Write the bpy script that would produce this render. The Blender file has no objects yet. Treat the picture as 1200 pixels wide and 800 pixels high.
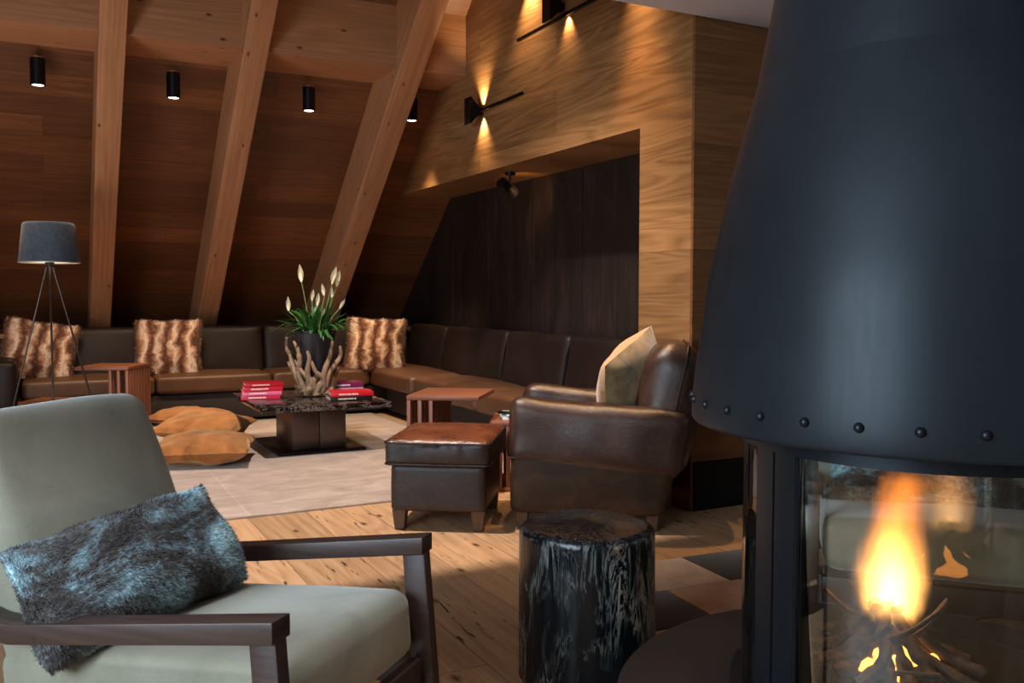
import bpy, bmesh, math, random
from mathutils import Vector, Matrix, noise
random.seed(7)
sc = bpy.context.scene
COL = sc.collection
PI = math.pi
H = 1.12
YA = math.radians(27.4)
CA, SA = math.cos(YA), math.sin(YA)

# ------------------------------------------------------------------ helpers
def room(x, y, z=0.0):
    """a floor position given across / away from the viewer's spot -> room axes"""
    return Vector((x*CA + y*SA, -x*SA + y*CA, z))
def heading(dx, dy):
    return math.atan2(dy, dx) - YA

def setp(o, label=None, cat=None, group=None, kind=None):
    if label: o['label'] = label
    if cat: o['category'] = cat
    if group: o['group'] = group
    if kind: o['kind'] = kind
    return o
def empty(name, loc=(0, 0, 0), rz=0.0, label=None, cat=None, group=None, rot=None):
    o = bpy.data.objects.new(name, None)
    o.empty_display_size = .1
    COL.objects.link(o)
    o.location = loc
    o.rotation_euler = rot if rot else (0, 0, rz)
    return setp(o, label, cat, group)
def obj(name, bm, mat, parent=None, smooth=True, angle=35, label=None, cat=None, group=None, kind=None):
    me = bpy.data.meshes.new(name)
    if isinstance(bm, bmesh.types.BMesh):
        bmesh.ops.recalc_face_normals(bm, faces=bm.faces)
        bm.to_mesh(me); bm.free()
    else:
        me.from_pydata(bm[0], [], bm[1]); me.update()
    for m in (mat if isinstance(mat, (list, tuple)) else [mat]):
        me.materials.append(m)
    if smooth:
        me.polygons.foreach_set('use_smooth', [True]*len(me.polygons))
        if angle: me.set_sharp_from_angle(angle=math.radians(angle))
    o = bpy.data.objects.new(name, me)
    COL.objects.link(o)
    if parent: o.parent = parent
    return setp(o, label, cat, group, kind)
def struct(name, bm, mat, **k):
    return obj(name, bm, mat, kind='structure', **k)

def T(loc=(0, 0, 0), rx=0, ry=0, rz=0):
    return Matrix.Translation(loc) @ Matrix.Rotation(rz, 4, 'Z') @ Matrix.Rotation(ry, 4, 'Y') @ Matrix.Rotation(rx, 4, 'X')
def add_box(bm, c, s, bev=0.0, M=None, seg=2):
    b = bmesh.new()
    bmesh.ops.create_cube(b, size=1.0)
    for v in b.verts:
        v.co = Vector((v.co.x*s[0], v.co.y*s[1], v.co.z*s[2]))
    if bev > 0:
        bmesh.ops.bevel(b, geom=list(b.edges), offset=bev, segments=seg, profile=.5, affect='EDGES')
    mt = Matrix.Translation(c)
    if M is not None: mt = M @ mt
    b.transform(mt)
    merge(bm, b)
    return bm
def merge(bm, b):
    vm = {}
    for v in b.verts: vm[v] = bm.verts.new(v.co)
    for f in b.faces:
        try: n = bm.faces.new([vm[v] for v in f.verts]); n.material_index = f.material_index
        except ValueError: pass
    b.free()
def box(c, s, bev=0.0, M=None, seg=2):
    return add_box(bmesh.new(), c, s, bev, M, seg)
def hexa(pts):
    """8 corners: bottom 4 then top 4"""
    bm = bmesh.new()
    v = [bm.verts.new(p) for p in pts]
    for f in ((0, 1, 2, 3), (7, 6, 5, 4), (0, 4, 5, 1), (1, 5, 6, 2), (2, 6, 7, 3), (3, 7, 4, 0)):
        bm.faces.new([v[i] for i in f])
    return bm
def bev_all(bm, off, seg=2):
    bmesh.ops.recalc_face_normals(bm, faces=bm.faces)
    bmesh.ops.bevel(bm, geom=list(bm.edges), offset=off, segments=seg, profile=.5, affect='EDGES')
    return bm
def prism(poly, axis, a, b):
    """poly of 2D points extruded between a and b along axis"""
    bm = bmesh.new()
    def P(p, t):
        if axis == 'X': return (t, p[0], p[1])
        if axis == 'Y': return (p[0], t, p[1])
        return (p[0], p[1], t)
    A = [bm.verts.new(P(p, a)) for p in poly]
    B = [bm.verts.new(P(p, b)) for p in poly]
    bm.faces.new(A); bm.faces.new(B[::-1])
    n = len(poly)
    for i in range(n):
        bm.faces.new([A[i], B[i], B[(i+1) % n], A[(i+1) % n]])
    return bm
def lathe(prof, n=64, closed=False, c=(0, 0), a0=0.0, a1=2*PI, cap=False):
    bm = bmesh.new()
    full = abs(a1-a0-2*PI) < 1e-6
    rings = []
    m = n if full else n+1
    for k in range(m):
        a = a0+(a1-a0)*k/n
        rings.append([bm.verts.new((c[0]+r*math.cos(a), c[1]+r*math.sin(a), z)) for r, z in prof])
    L = len(prof)
    for k in range(n):
        A, B = rings[k], rings[(k+1) % m]
        for i in range(L if closed else L-1):
            j = (i+1) % L
            try: bm.faces.new([A[i], B[i], B[j], A[j]])
            except ValueError: pass
    if not full and closed:
        bm.faces.new(rings[0]); bm.faces.new(rings[-1][::-1])
    bmesh.ops.remove_doubles(bm, verts=bm.verts, dist=1e-5)
    return bm
def add_tube(bm, pts, rad, n=8, cap=True, squash=1.0):
    pts = [Vector(p) for p in pts]
    if not isinstance(rad, (list, tuple)): rad = [rad]*len(pts)
    rings = []
    up = Vector((0, 0, 1))
    prev = None
    for i, p in enumerate(pts):
        d = (pts[min(i+1, len(pts)-1)]-pts[max(i-1, 0)]).normalized()
        if prev is None:
            a = d.cross(up)
            if a.length < .05: a = d.cross(Vector((1, 0, 0)))
        else:
            a = prev - d*prev.dot(d)
        a.normalize(); prev = a
        b = d.cross(a)
        rings.append([bm.verts.new(p+(a*math.cos(2*PI*k/n)+b*math.sin(2*PI*k/n)*squash)*rad[i]) for k in range(n)])
    for i in range(len(rings)-1):
        for k in range(n):
            bm.faces.new([rings[i][k], rings[i][(k+1) % n], rings[i+1][(k+1) % n], rings[i+1][k]])
    if cap:
        bm.faces.new(rings[0][::-1]); bm.faces.new(rings[-1])
    return bm
def tube(pts, rad, n=8, **k): return add_tube(bmesh.new(), pts, rad, n, **k)
def bez(P, n=12):
    """Catmull-Rom through P"""
    P = [Vector(p) for p in P]
    Q = [P[0]*2-P[1]]+P+[P[-1]*2-P[-2]]
    out = []
    for i in range(1, len(Q)-2):
        for k in range(n):
            t = k/n
            out.append(.5*((2*Q[i])+(Q[i+1]-Q[i-1])*t+(2*Q[i-1]-5*Q[i]+4*Q[i+1]-Q[i+2])*t*t+(3*Q[i]-Q[i-1]-3*Q[i+1]+Q[i+2])*t**3))
    out.append(P[-1])
    return out
def rbox(s, r=.04, n=14, puff=(0, 0, 0), wr=0.0, wf=6.0, fn=None, M=None, seed=0.0):
    """soft rounded block: size s, edge radius r, face puff per axis, noise wrinkles wr"""
    b = bmesh.new()
    bmesh.ops.create_cube(b, size=2.0)
    bmesh.ops.subdivide_edges(b, edges=b.edges, cuts=n, use_grid_fill=True)
    hx, hy, hz = s[0]/2, s[1]/2, s[2]/2
    ins = Vector((hx-r, hy-r, hz-r))
    for v in b.verts:
        p = v.co
        def warp(t): return math.copysign(1-(1-abs(t))**1.35, t)
        q = Vector((warp(p.x)*hx, warp(p.y)*hy, warp(p.z)*hz))
        c = Vector([max(-ins[i], min(ins[i], q[i])) for i in range(3)])
        d = q-c
        if d.length > 1e-9: q = c+d.normalized()*r
        u = [q.x/hx, q.y/hy, q.z/hz]
        for i in range(3):
            j, k = (i+1) % 3, (i+2) % 3
            w = max(0, 1-u[j]**2)*max(0, 1-u[k]**2)
            q[i] += puff[i]*w*u[i]
        if wr:
            nv = Vector((noise.noise(q*wf+Vector((seed, 0, 0))), noise.noise(q*wf+Vector((0, 9+seed, 0))), noise.noise(q*wf+Vector((0, 0, 17+seed)))))
            q += nv*wr
        if fn: q = Vector(fn(q, u))
        v.co = q
    if M is not None: b.transform(M)
    return b
def pillow(w, h, t, n=30, pinch=.07, wr=.006, wf=7, seed=0, sag=0.0, ex=.42):
    """knife-edge throw cushion in XZ plane, thickness along Y"""
    b = bmesh.new()
    gr = {}
    for s in (-1, 1):
        for i in range(n+1):
            for j in range(n+1):
                u = -1+2*i/n; v = -1+2*j/n
                edge = (i in (0, n)) or (j in (0, n))
                if edge and s == 1: gr[s, i, j] = gr[-1, i, j]; continue
                x = w/2*u*(1-pinch*(1-v*v)); z = h/2*v*(1-pinch*(1-u*u))
                k = ((1-u*u)*(1-v*v))**ex
                y = s*t/2*k
                p = Vector((x, y, z))
                p.y += wr*noise.noise(Vector((x*wf+seed, z*wf, s*3)))*(1 if k > .1 else .3)*1.6
                p.x += wr*noise.noise(Vector((z*wf, seed+5, x*wf)))
                p.z += wr*noise.noise(Vector((seed, x*wf, z*wf+4)))
                if sag: p.z -= sag*(1-u*u)*(1+v)/2
                gr[s, i, j] = b.verts.new(p)
    for s in (-1, 1):
        for i in range(n):
            for j in range(n):
                q = [gr[s, i, j], gr[s, i+1, j], gr[s, i+1, j+1], gr[s, i, j+1]]
                b.faces.new(q if s == -1 else q[::-1])
    return b
def fur(bm, count, length, width, seed=0, down=Vector((0, 0, -1)), spread=.7):
    """short hair blades rooted all over the surface of bm"""
    rnd = random.Random(seed)
    bm.faces.ensure_lookup_table(); bm.normal_update()
    fs = list(bm.faces); ar = [f.calc_area() for f in fs]
    pick = rnd.choices(fs, weights=ar, k=count)
    V = []; F = []
    cen = sum((v.co for v in bm.verts), Vector())/len(bm.verts)
    for f in pick:
        vs = f.verts
        a, b_ = rnd.random(), rnd.random()
        p = (vs[0].co*(1-a)+vs[1].co*a)*(1-b_)+(vs[3 % len(vs)].co*(1-a)+vs[2].co*a)*b_
        nrm = f.normal.copy()
        cl = Vector((noise.noise(p*9), noise.noise(p*9+Vector((7, 0, 0))), noise.noise(p*9+Vector((0, 7, 0)))))
        d = (nrm*.75+down*.45+cl*.9+Vector((rnd.gauss(0, 1), rnd.gauss(0, 1), rnd.gauss(0, 1)))*spread*.35)
        if d.dot(nrm) < .15: d += nrm*(.25-d.dot(nrm))
        d.normalize()
        side = d.cross(nrm+Vector((.01, .02, .03))*rnd.random()).normalized()
        L = length*(.6+.7*rnd.random())
        m = p+d*L*.55+nrm*L*.05
        e = p+d*L*.95+down*L*.25+cl*L*.2
        k = len(V)
        V += [p-side*width, p+side*width, m+side*width*.7, m-side*width*.7, e]
        F += [(k, k+1, k+2, k+3), (k+3, k+2, k+4)]
    return ([tuple(v) for v in V], F)

# ------------------------------------------------------------------ materials
def srgb(r, g, b):
    f = lambda c: (c/255/12.92) if c/255 <= .04045 else ((c/255+.055)/1.055)**2.4
    return (f(r), f(g), f(b), 1)
class NT:
    def __init__(s, name):
        s.m = bpy.data.materials.new(name); s.m.use_nodes = True
        s.t = s.m.node_tree; s.N = s.t.nodes; s.L = s.t.links
        s.b = s.N['Principled BSDF']; s.out = s.N['Material Output']
        s.co = None
    def n(s, ty, **k):
        x = s.N.new(ty)
        for a, v in k.items():
            if a.startswith('i_'): x.inputs[a[2:].replace('_', ' ')].default_value = v
            else: setattr(x, a, v)
        return x
    def l(s, a, b): s.L.new(a, b)
    def obj(s):
        if not s.co: s.co = s.n('ShaderNodeTexCoord')
        return s.co.outputs['Object']
    def mapping(s, sc_=(1, 1, 1), src=None, rot=(0, 0, 0), loc=(0, 0, 0)):
        m = s.n('ShaderNodeMapping'); s.l(src or s.obj(), m.inputs['Vector'])
        m.inputs['Scale'].default_value = sc_; m.inputs['Rotation'].default_value = rot; m.inputs['Location'].default_value = loc
        return m.outputs[0]
    def noise(s, vec, scale=5, detail=4, rough=.55, dist=0):
        x = s.n('ShaderNodeTexNoise'); s.l(vec, x.inputs['Vector'])
        x.inputs['Scale'].default_value = scale; x.inputs['Detail'].default_value = detail
        x.inputs['Roughness'].default_value = rough; x.inputs['Distortion'].default_value = dist
        return x.outputs['Fac']
    def ramp(s, fac, stops, interp='LINEAR'):
        r = s.n('ShaderNodeValToRGB'); s.l(fac, r.inputs[0]); e = r.color_ramp.elements
        r.color_ramp.interpolation = interp
        e[0].position = stops[0][0]; e[0].color = stops[0][1]
        e[1].position = stops[-1][0]; e[1].color = stops[-1][1]
        for p, c in stops[1:-1]:
            q = e.new(p); q.color = c
        return r.outputs[0]
    def mix(s, f, a, b, mode='MIX'):
        x = s.n('ShaderNodeMix', data_type='RGBA', blend_type=mode)
        for i, v in ((0, f), (6, a), (7, b)):
            if hasattr(v, 'links'): s.l(v, x.inputs[i])
            else: x.inputs[i].default_value = v
        return x.outputs[2]
    def math(s, op, a, b=0.0, c=None, clamp=False):
        x = s.n('ShaderNodeMath', operation=op, use_clamp=clamp)
        for i, v in enumerate((a, b) if c is None else (a, b, c)):
            if hasattr(v, 'links'): s.l(v, x.inputs[i])
            else: x.inputs[i].default_value = v
        return x.outputs[0]
    def bump(s, h, strength=.3, dist=.01):
        x = s.n('ShaderNodeBump'); s.l(h, x.inputs['Height'])
        x.inputs['Strength'].default_value = strength; x.inputs['Distance'].default_value = dist
        s.l(x.outputs[0], s.b.inputs['Normal'])
    def set(s, col=None, rough=None, **k):
        for nm, v in (('Base Color', col), ('Roughness', rough)):
            if v is None: continue
            if hasattr(v, 'links'): s.l(v, s.b.inputs[nm])
            else: s.b.inputs[nm].default_value = v
        for nm, v in k.items():
            nm = nm.replace('_', ' ')
            if hasattr(v, 'links'): s.l(v, s.b.inputs[nm])
            else: s.b.inputs[nm].default_value = v
        return s.m
G = lambda v: (v, v, v, 1)
def wood(name, gax, cax, cols, plank=None, rough=.45, var=.35, knots=0.0, gs=1.0, spec=.5, crack=0, cath=.5):
    """gax/cax: weights giving grain and cross coordinates from object XYZ"""
    w = NT(name)
    sx = w.n('ShaderNodeSeparateXYZ'); w.l(w.obj(), sx.inputs[0])
    def comb(wt):
        r = None
        for i in range(3):
            if wt[i]:
                q = w.math('MULTIPLY', sx.outputs[i], wt[i]); r = q if r is None else w.math('ADD', r, q)
        return r
    g, c = comb(gax), comb(cax)
    cv = w.n('ShaderNodeCombineXYZ'); w.l(g, cv.inputs[0]); w.l(c, cv.inputs[1])
    vec = cv.outputs[0]
    rnd = None
    if plank:
        br = w.n('ShaderNodeTexBrick', offset=.37, offset_frequency=2)
        w.l(vec, br.inputs['Vector'])
        br.inputs['Color1'].default_value = G(0); br.inputs['Color2'].default_value = G(1)
        br.inputs['Mortar'].default_value = G(.5)
        br.inputs['Scale'].default_value = 1; br.inputs['Mortar Size'].default_value = plank[2]
        br.inputs['Mortar Smooth'].default_value = .2
        br.inputs['Brick Width'].default_value = plank[0]; br.inputs['Row Height'].default_value = plank[1]
        rnd = w.n('ShaderNodeRGBToBW'); w.l(br.outputs[0], rnd.inputs[0]); rnd = rnd.outputs[0]
        off = w.n('ShaderNodeCombineXYZ'); w.l(w.math('MULTIPLY', rnd, 37.3), off.inputs[0]); w.l(w.math('MULTIPLY', rnd, 11.7), off.inputs[1]); w.l(w.math('MULTIPLY', rnd, 23.), off.inputs[2])
        ad = w.n('ShaderNodeVectorMath', operation='ADD'); w.l(vec, ad.inputs[0]); w.l(off.outputs[0], ad.inputs[1]); vec = ad.outputs[0]
    # cathedral figure: banded distorted noise
    big = w.noise(w.mapping((.38*gs, 4.4*gs, 1), vec), 1.3, 2, .5, .7)
    bands = w.math('FRACT', w.math('MULTIPLY', big, 9.0))
    bands = w.math('ABSOLUTE', w.math('SUBTRACT', w.math('MULTIPLY', bands, 2), 1))
    fine = w.noise(w.mapping((1.1*gs, 60*gs, 1), vec), 1.0, 3, .6, .0)
    pore = w.noise(w.mapping((4*gs, 200*gs, 1), vec), 1.0, 2, .6)
    f = w.math('ADD', w.math('MULTIPLY', bands, cath*.45), w.math('MULTIPLY', fine, 1-cath*.45))
    f = w.math('ADD', f, w.math('MULTIPLY', w.math('SUBTRACT', pore, .5), .22), clamp=True)
    col = w.ramp(f, [(.12, cols[0]), (.5, cols[1]), (.88, cols[2])])
    bh = f
    if rnd is not None:
        k = w.math('ADD', w.math('MULTIPLY', rnd, var), 1-var*.5)
        kc = w.n('ShaderNodeCombineColor'); [w.l(k, kc.inputs[i]) for i in range(3)]
        col = w.mix(1, col, kc.outputs[0], 'MULTIPLY')
        col = w.mix(w.math('MULTIPLY', br.outputs['Fac'], .75), col, (cols[0][0]*.25, cols[0][1]*.25, cols[0][2]*.25, 1))
    if knots:
        vo = w.n('ShaderNodeTexVoronoi', voronoi_dimensions='2D'); w.l(w.mapping((1.6, 3.6, 1), vec), vo.inputs['Vector']); vo.inputs['Scale'].default_value = knots
        nz = w.math('MULTIPLY', w.math('SUBTRACT', w.noise(vec, 30, 2), .5), .04)
        d = w.math('ADD', vo.outputs['Distance'], nz)
        vc = w.n('ShaderNodeRGBToBW'); w.l(vo.outputs['Color'], vc.inputs[0])
        d = w.math('ADD', d, w.math('MULTIPLY', w.math('GREATER_THAN', vc.outputs[0], .5), 1.0))
        km = w.math('SUBTRACT', 1, w.math('DIVIDE', d, .075), clamp=True)
        col = w.mix(w.math('MULTIPLY', km, 1.3, clamp=True), col, (cols[0][0]*.22, cols[0][1]*.15, cols[0][2]*.12, 1))
    if crack:
        cr = w.noise(w.mapping((4.0, 30, 1), vec, loc=(3, 5, 0)), 1.5, 3, .6, .3)
        cm = w.math('MULTIPLY', w.math('SUBTRACT', cr, .64), 18, clamp=True)
        col = w.mix(w.math('MULTIPLY', cm, crack), col, (cols[0][0]*.1, cols[0][1]*.08, cols[0][2]*.08, 1))
    ro = w.math('ADD', rough-.06, w.math('MULTIPLY', f, .12))
    w.bump(w.math('ADD', bh, 0), .12, .002)
    w.set(col, ro)
    w.b.inputs['Specular IOR Level'].default_value = spec
    return w.m
def leather(name, c1, c2, rough=.4, mot=3.0, bump=.25, scr=0.0, c3=None, coat=0.0):
    w = NT(name)
    a = w.noise(w.obj(), mot, 5, .65, .4)
    col = w.ramp(a, [(.3, c1), (.7, c2)] if not c3 else [(.25, c1), (.52, c2), (.8, c3)])
    if scr:
        s_ = w.noise(w.mapping((2, 9, 5), rot=(.4, .6, .9)), 2.2, 4, .7, 1.5)
        cm = w.math('SUBTRACT', 1, w.math('MULTIPLY', w.math('ABSOLUTE', w.math('SUBTRACT', s_, .5)), 60), clamp=True)
        col = w.mix(w.math('MULTIPLY', cm, scr), col, srgb(130, 95, 75))
    vo = w.n('ShaderNodeTexVoronoi'); w.l(w.obj(), vo.inputs['Vector']); vo.inputs['Scale'].default_value = 260
    h = w.math('ADD', w.math('MULTIPLY', vo.outputs['Distance'], .35), w.math('MULTIPLY', w.noise(w.obj(), 14, 4, .6, .5), .9))
    w.bump(h, bump, .006)
    r = w.math('ADD', rough-.1, w.math('MULTIPLY', a, .22))
    w.set(col, r)
    w.b.inputs['Coat Weight'].default_value = coat
    w.b.inputs['Coat Roughness'].default_value = .25
    return w.m
def plain(name, col, rough=.5, metal=0.0, nz=.12, ns=20, bump=0.0, spec=.5, coat=0.0):
    w = NT(name)
    a = w.noise(w.obj(), ns, 4, .6)
    c = w.mix(a, (col[0]*(1-nz), col[1]*(1-nz), col[2]*(1-nz), 1), (min(1, col[0]*(1+nz)), min(1, col[1]*(1+nz)), min(1, col[2]*(1+nz)), 1))
    w.set(c, rough, Metallic=metal)
    w.b.inputs['Specular IOR Level'].default_value = spec
    w.b.inputs['Coat Weight'].default_value = coat
    if bump: w.bump(a, bump, .004)
    return w.m
def suede(name, c1, c2, sheen=.6, scale=4.0, rough=.9, cs=None):
    w = NT(name)
    a = w.noise(w.mapping((1, 1, 1)), scale, 5, .6, .8)
    f = w.noise(w.obj(), 320, 2, .6)
    col = w.ramp(w.math('ADD', w.math('MULTIPLY', a, .8), w.math('MULTIPLY', f, .2)), [(.3, c1), (.7, c2)])
    w.set(col, rough)
    w.b.inputs['Sheen Weight'].default_value = sheen
    w.b.inputs['Sheen Roughness'].default_value = .45
    if cs: w.b.inputs['Sheen Tint'].default_value = cs
    w.b.inputs['Specular IOR Level'].default_value = .2
    w.bump(w.math('ADD', f, w.math('MULTIPLY', a, 1.5)), .18, .004)
    return w.m
def emis(name, col, st):
    w = NT(name); w.N.remove(w.b)
    e = w.n('ShaderNodeEmission'); e.inputs[0].default_value = col; e.inputs[1].default_value = st
    w.l(e.outputs[0], w.out.inputs[0]); return w.m

OAKW = [srgb(104, 74, 44), srgb(138, 101, 63), srgb(160, 120, 79)]
OAKR = [srgb(78, 45, 25), srgb(106, 64, 36), srgb(130, 82, 48)]
SPR = [srgb(142, 98, 68), srgb(172, 124, 88), srgb(194, 146, 108)]
OAKF = [srgb(150, 116, 84), srgb(182, 144, 108), srgb(204, 168, 130)]
SL = .83
CS = math.sqrt(1+SL*SL)
m_wall = wood('oak_wall_panels', (0, 1, 0), (0, 0, 1), OAKW, (3.1, .27, .0012), .42, .32, cath=.8)
m_wallx = wood('oak_end_panels', (1, 0, 0), (0, 0, 1), [srgb(92, 58, 33), srgb(116, 76, 44), srgb(136, 92, 56)], (2.4, .27, .0012), .6, .35, spec=.25)
m_roof = wood('oak_roof_panels', (1, 0, 0), (0, 0, CS/SL), OAKR, (2.6, .19, .001), .5, .55)
m_floor = wood('oak_plank_floor', (0, 1, 0), (1, 0, 0), OAKF, (2.4, .29, .0022), .42, .34, knots=1.1, crack=.95, cath=.6)
m_raft = wood('spruce_rafter', (0, -.77, .64), (1, .64, .77), SPR, None, .6, knots=1.7, gs=.8, cath=.35)
m_purl = wood('spruce_purlin', (1, 0, 0), (0, 1, 1), SPR, None, .6, knots=1.5, gs=.8, cath=.35)
m_soff = wood('oak_soffit', (0, 1, 0), (1, 0, 0), OAKW, None, .5)
WAL = [srgb(40, 28, 26), srgb(58, 42, 38), srgb(74, 54, 48)]
m_walnut = wood('dark_walnut', (1, 0, 0), (0, 1, 1), WAL, None, .42, gs=1.6, cath=.2)
REDW = [srgb(84, 48, 34), srgb(122, 74, 52), srgb(146, 96, 70)]
m_redw = wood('red_brown_slat_wood', (1, 0, 0), (0, 1, .3), REDW, None, .42, gs=2.0, cath=.2)
m_redv = wood('red_brown_upright_wood', (0, 0, 1), (1, 1, 0), REDW, None, .45, gs=2.0, cath=.2)
m_legw = wood('brown_leg_wood', (0, 0, 1), (1, 1, 0), [srgb(60, 40, 28), srgb(84, 58, 40), srgb(100, 72, 50)], None, .45, gs=2, cath=.2)
m_club = leather('club_chair_leather', srgb(26, 16, 12), srgb(54, 34, 26), .34, 3.2, .34, .18, srgb(80, 52, 36), .08)
m_club2 = leather('club_chair_lower_leather', srgb(30, 18, 9), srgb(52, 34, 17), .55, 6.0, .35, .1, srgb(74, 52, 28))
m_club2.node_tree.nodes['Principled BSDF'].inputs['Specular IOR Level'].default_value = .28
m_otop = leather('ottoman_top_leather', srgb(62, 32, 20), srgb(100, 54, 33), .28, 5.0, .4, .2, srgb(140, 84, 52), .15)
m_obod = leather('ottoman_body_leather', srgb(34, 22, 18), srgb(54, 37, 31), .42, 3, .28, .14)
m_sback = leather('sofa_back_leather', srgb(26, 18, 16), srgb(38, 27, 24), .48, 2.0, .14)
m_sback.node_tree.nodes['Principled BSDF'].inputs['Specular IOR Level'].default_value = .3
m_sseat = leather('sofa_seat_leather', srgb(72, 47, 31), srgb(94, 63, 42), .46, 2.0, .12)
m_sbase = plain('sofa_base_cloth', srgb(38, 30, 28), .8)
m_pipe = plain('leather_piping', srgb(26, 17, 14), .45)
m_black = plain('black_metal', srgb(22, 22, 24), .38, .6)
m_hood = None
def mk_hood():
    w = NT('blued_steel_hood')
    a = w.noise(w.mapping((1, 1, .5)), 3, 5, .6, .6)
    b_ = w.noise(w.mapping((20, 20, 1)), 4, 3, .6)
    col = w.ramp(a, [(.3, srgb(33, 37, 41)), (.7, srgb(42, 48, 54))])
    w.set(col, w.math('ADD', .35, w.math('MULTIPLY', b_, .10)), Metallic=.3)
    w.b.inputs['Specular IOR Level'].default_value = .18
    w.bump(w.noise(w.obj(), 2.5, 2, .5), .05, .02)
    return w.m
m_hood = mk_hood()
m_frame = plain('firebox_steel', srgb(40, 46, 54), .35, .7, ns=60)
m_disc = plain('hearth_disc_steel', srgb(50, 44, 42), .55, .2, .25, 6, .05)
m_plinth = plain('black_plinth', srgb(14, 11, 10), .7, spec=.15)
m_ceil = plain('white_plaster', srgb(206, 204, 212), .9, nz=.02)
m_suede = suede('sage_velvet', srgb(116, 114, 98), srgb(150, 148, 131), .6, 3.5)
m_ochre = suede('ochre_velvet', srgb(112, 70, 36), srgb(170, 112, 62), .6, 9, cs=srgb(255, 220, 170))
m_lampsh = suede('slate_blue_linen', srgb(50, 64, 82), srgb(74, 90, 108), .2, 30)
m_pot = plain('charcoal_pot', srgb(34, 36, 44), .55)
m_drift = wood('driftwood', (0, 0, 1), (1, 1, 0), [srgb(92, 72, 54), srgb(142, 118, 94), srgb(180, 158, 132)], None, .8, gs=3, cath=.2)
m_leaf = plain('lily_leaf', srgb(50, 104, 46), .4, nz=.4, ns=14)
m_stem = plain('lily_stem', srgb(120, 140, 90), .5)
m_spathe = plain('lily_spathe', srgb(226, 222, 196), .55, nz=.05)
m_bark = None
def mk_log():
    w = NT('charred_branch')
    a = w.noise(w.mapping((1, 1, 1)), 40, 5, .7)
    col = w.ramp(a, [(.42, srgb(8, 5, 4)), (.6, srgb(34, 20, 15)), (.8, srgb(96, 60, 42))])
    w.set(col, .8); w.bump(a, .7, .006)
    return w.m
m_bark = mk_log()
def mk_glass():
    w = NT('fire_glass'); w.N.remove(w.b)
    tr = w.n('ShaderNodeBsdfTransparent'); tr.inputs[0].default_value = (.93, .96, .96, 1)
    gl = w.n('ShaderNodeBsdfGlossy'); gl.inputs['Roughness'].default_value = 0.0; gl.inputs[0].default_value = (1, 1, 1, 1)
    fr = w.n('ShaderNodeFresnel'); fr.inputs[0].default_value = 1.5
    mx = w.n('ShaderNodeMixShader'); w.l(w.math('MULTIPLY', fr.outputs[0], 1.0, clamp=True), mx.inputs[0])
    w.l(tr.outputs[0], mx.inputs[1]); w.l(gl.outputs[0], mx.inputs[2])
    # thin soot and run marks on the pane
    st = w.noise(w.mapping((38, 38, 1.1)), 1.0, 3, .7)
    sm = w.math('MULTIPLY', w.math('SUBTRACT', st, .56), 2.2, clamp=True)
    df = w.n('ShaderNodeBsdfDiffuse'); df.inputs[0].default_value = srgb(120, 140, 150)
    m2 = w.n('ShaderNodeMixShader'); w.l(w.math('MULTIPLY', sm, .14), m2.inputs[0])
    w.l(mx.outputs[0], m2.inputs[1]); w.l(df.outputs[0], m2.inputs[2])
    w.l(m2.outputs[0], w.out.inputs[0]); return w.m
m_glass = mk_glass()
def mk_marble():
    w = NT('black_marble')
    s_ = w.noise(w.obj(), 5, 6, .65, 2.0)
    v = w.math('SUBTRACT', 1, w.math('MULTIPLY', w.math('ABSOLUTE', w.math('SUBTRACT', s_, .5)), 34), clamp=True)
    p = w.noise(w.obj(), 22, 3, .7, 1)
    pm = w.math('MULTIPLY', w.math('SUBTRACT', p, .58), 9, clamp=True)
    col = w.mix(w.math('MAXIMUM', w.math('MULTIPLY', v, .5), w.math('MULTIPLY', pm, .35)), srgb(20, 15, 15), srgb(150, 138, 134))
    return w.set(col, .07)
m_marble = mk_marble()
m_bronze = plain('patinated_bronze', srgb(96, 80, 72), .38, .75, .3, 5)
def mk_stump():
    w = NT('black_petrified_wood')
    vv = w.mapping((1, 1, .17))
    s_ = w.noise(vv, 17, 7, .72, 1.6)
    v = w.math('SUBTRACT', 1, w.math('MULTIPLY', w.math('ABSOLUTE', w.math('SUBTRACT', s_, .5)), 30), clamp=True)
    s2 = w.noise(w.mapping((1, 1, .045)), 85, 3, .75, .5)
    v2 = w.math('MULTIPLY', w.math('SUBTRACT', s2, .57), 9, clamp=True)
    reg = w.noise(w.mapping((1, 1, .6), loc=(.3, 2.1, 0)), 6.5, 3, .6, .6)
    rm = w.math('MULTIPLY', w.math('SUBTRACT', reg, .46), 6, clamp=True)
    sz = w.n('ShaderNodeSeparateXYZ'); w.l(w.obj(), sz.inputs[0])
    side = w.math('LESS_THAN', sz.outputs[2], .438)
    f = w.math('MULTIPLY', w.math('MAXIMUM', v, v2), w.math('MULTIPLY', rm, .9))
    f2 = w.math('MULTIPLY', w.math('MULTIPLY', v, .25), 1)
    f = w.math('ADD', w.math('MULTIPLY', f, side), w.math('MULTIPLY', f2, w.math('SUBTRACT', 1, side)))
    rings = w.noise(w.mapping((1, 2.2, 1)), 7, 4, .6, 3)
    tcol = w.ramp(rings, [(.35, srgb(8, 9, 11)), (.5, srgb(26, 28, 32)), (.56, srgb(10, 10, 12)), (.7, srgb(36, 36, 38))])
    base = w.mix(side, tcol, srgb(9, 18, 24))
    col = w.mix(f, base, srgb(136, 142, 140))
    w.bump(w.noise(vv, 20, 4, .6), .35, .008)
    return w.set(col, w.math('ADD', .2, w.math('MULTIPLY', f, .3)), Specular_IOR_Level=.35)
m_stump = mk_stump()
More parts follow.
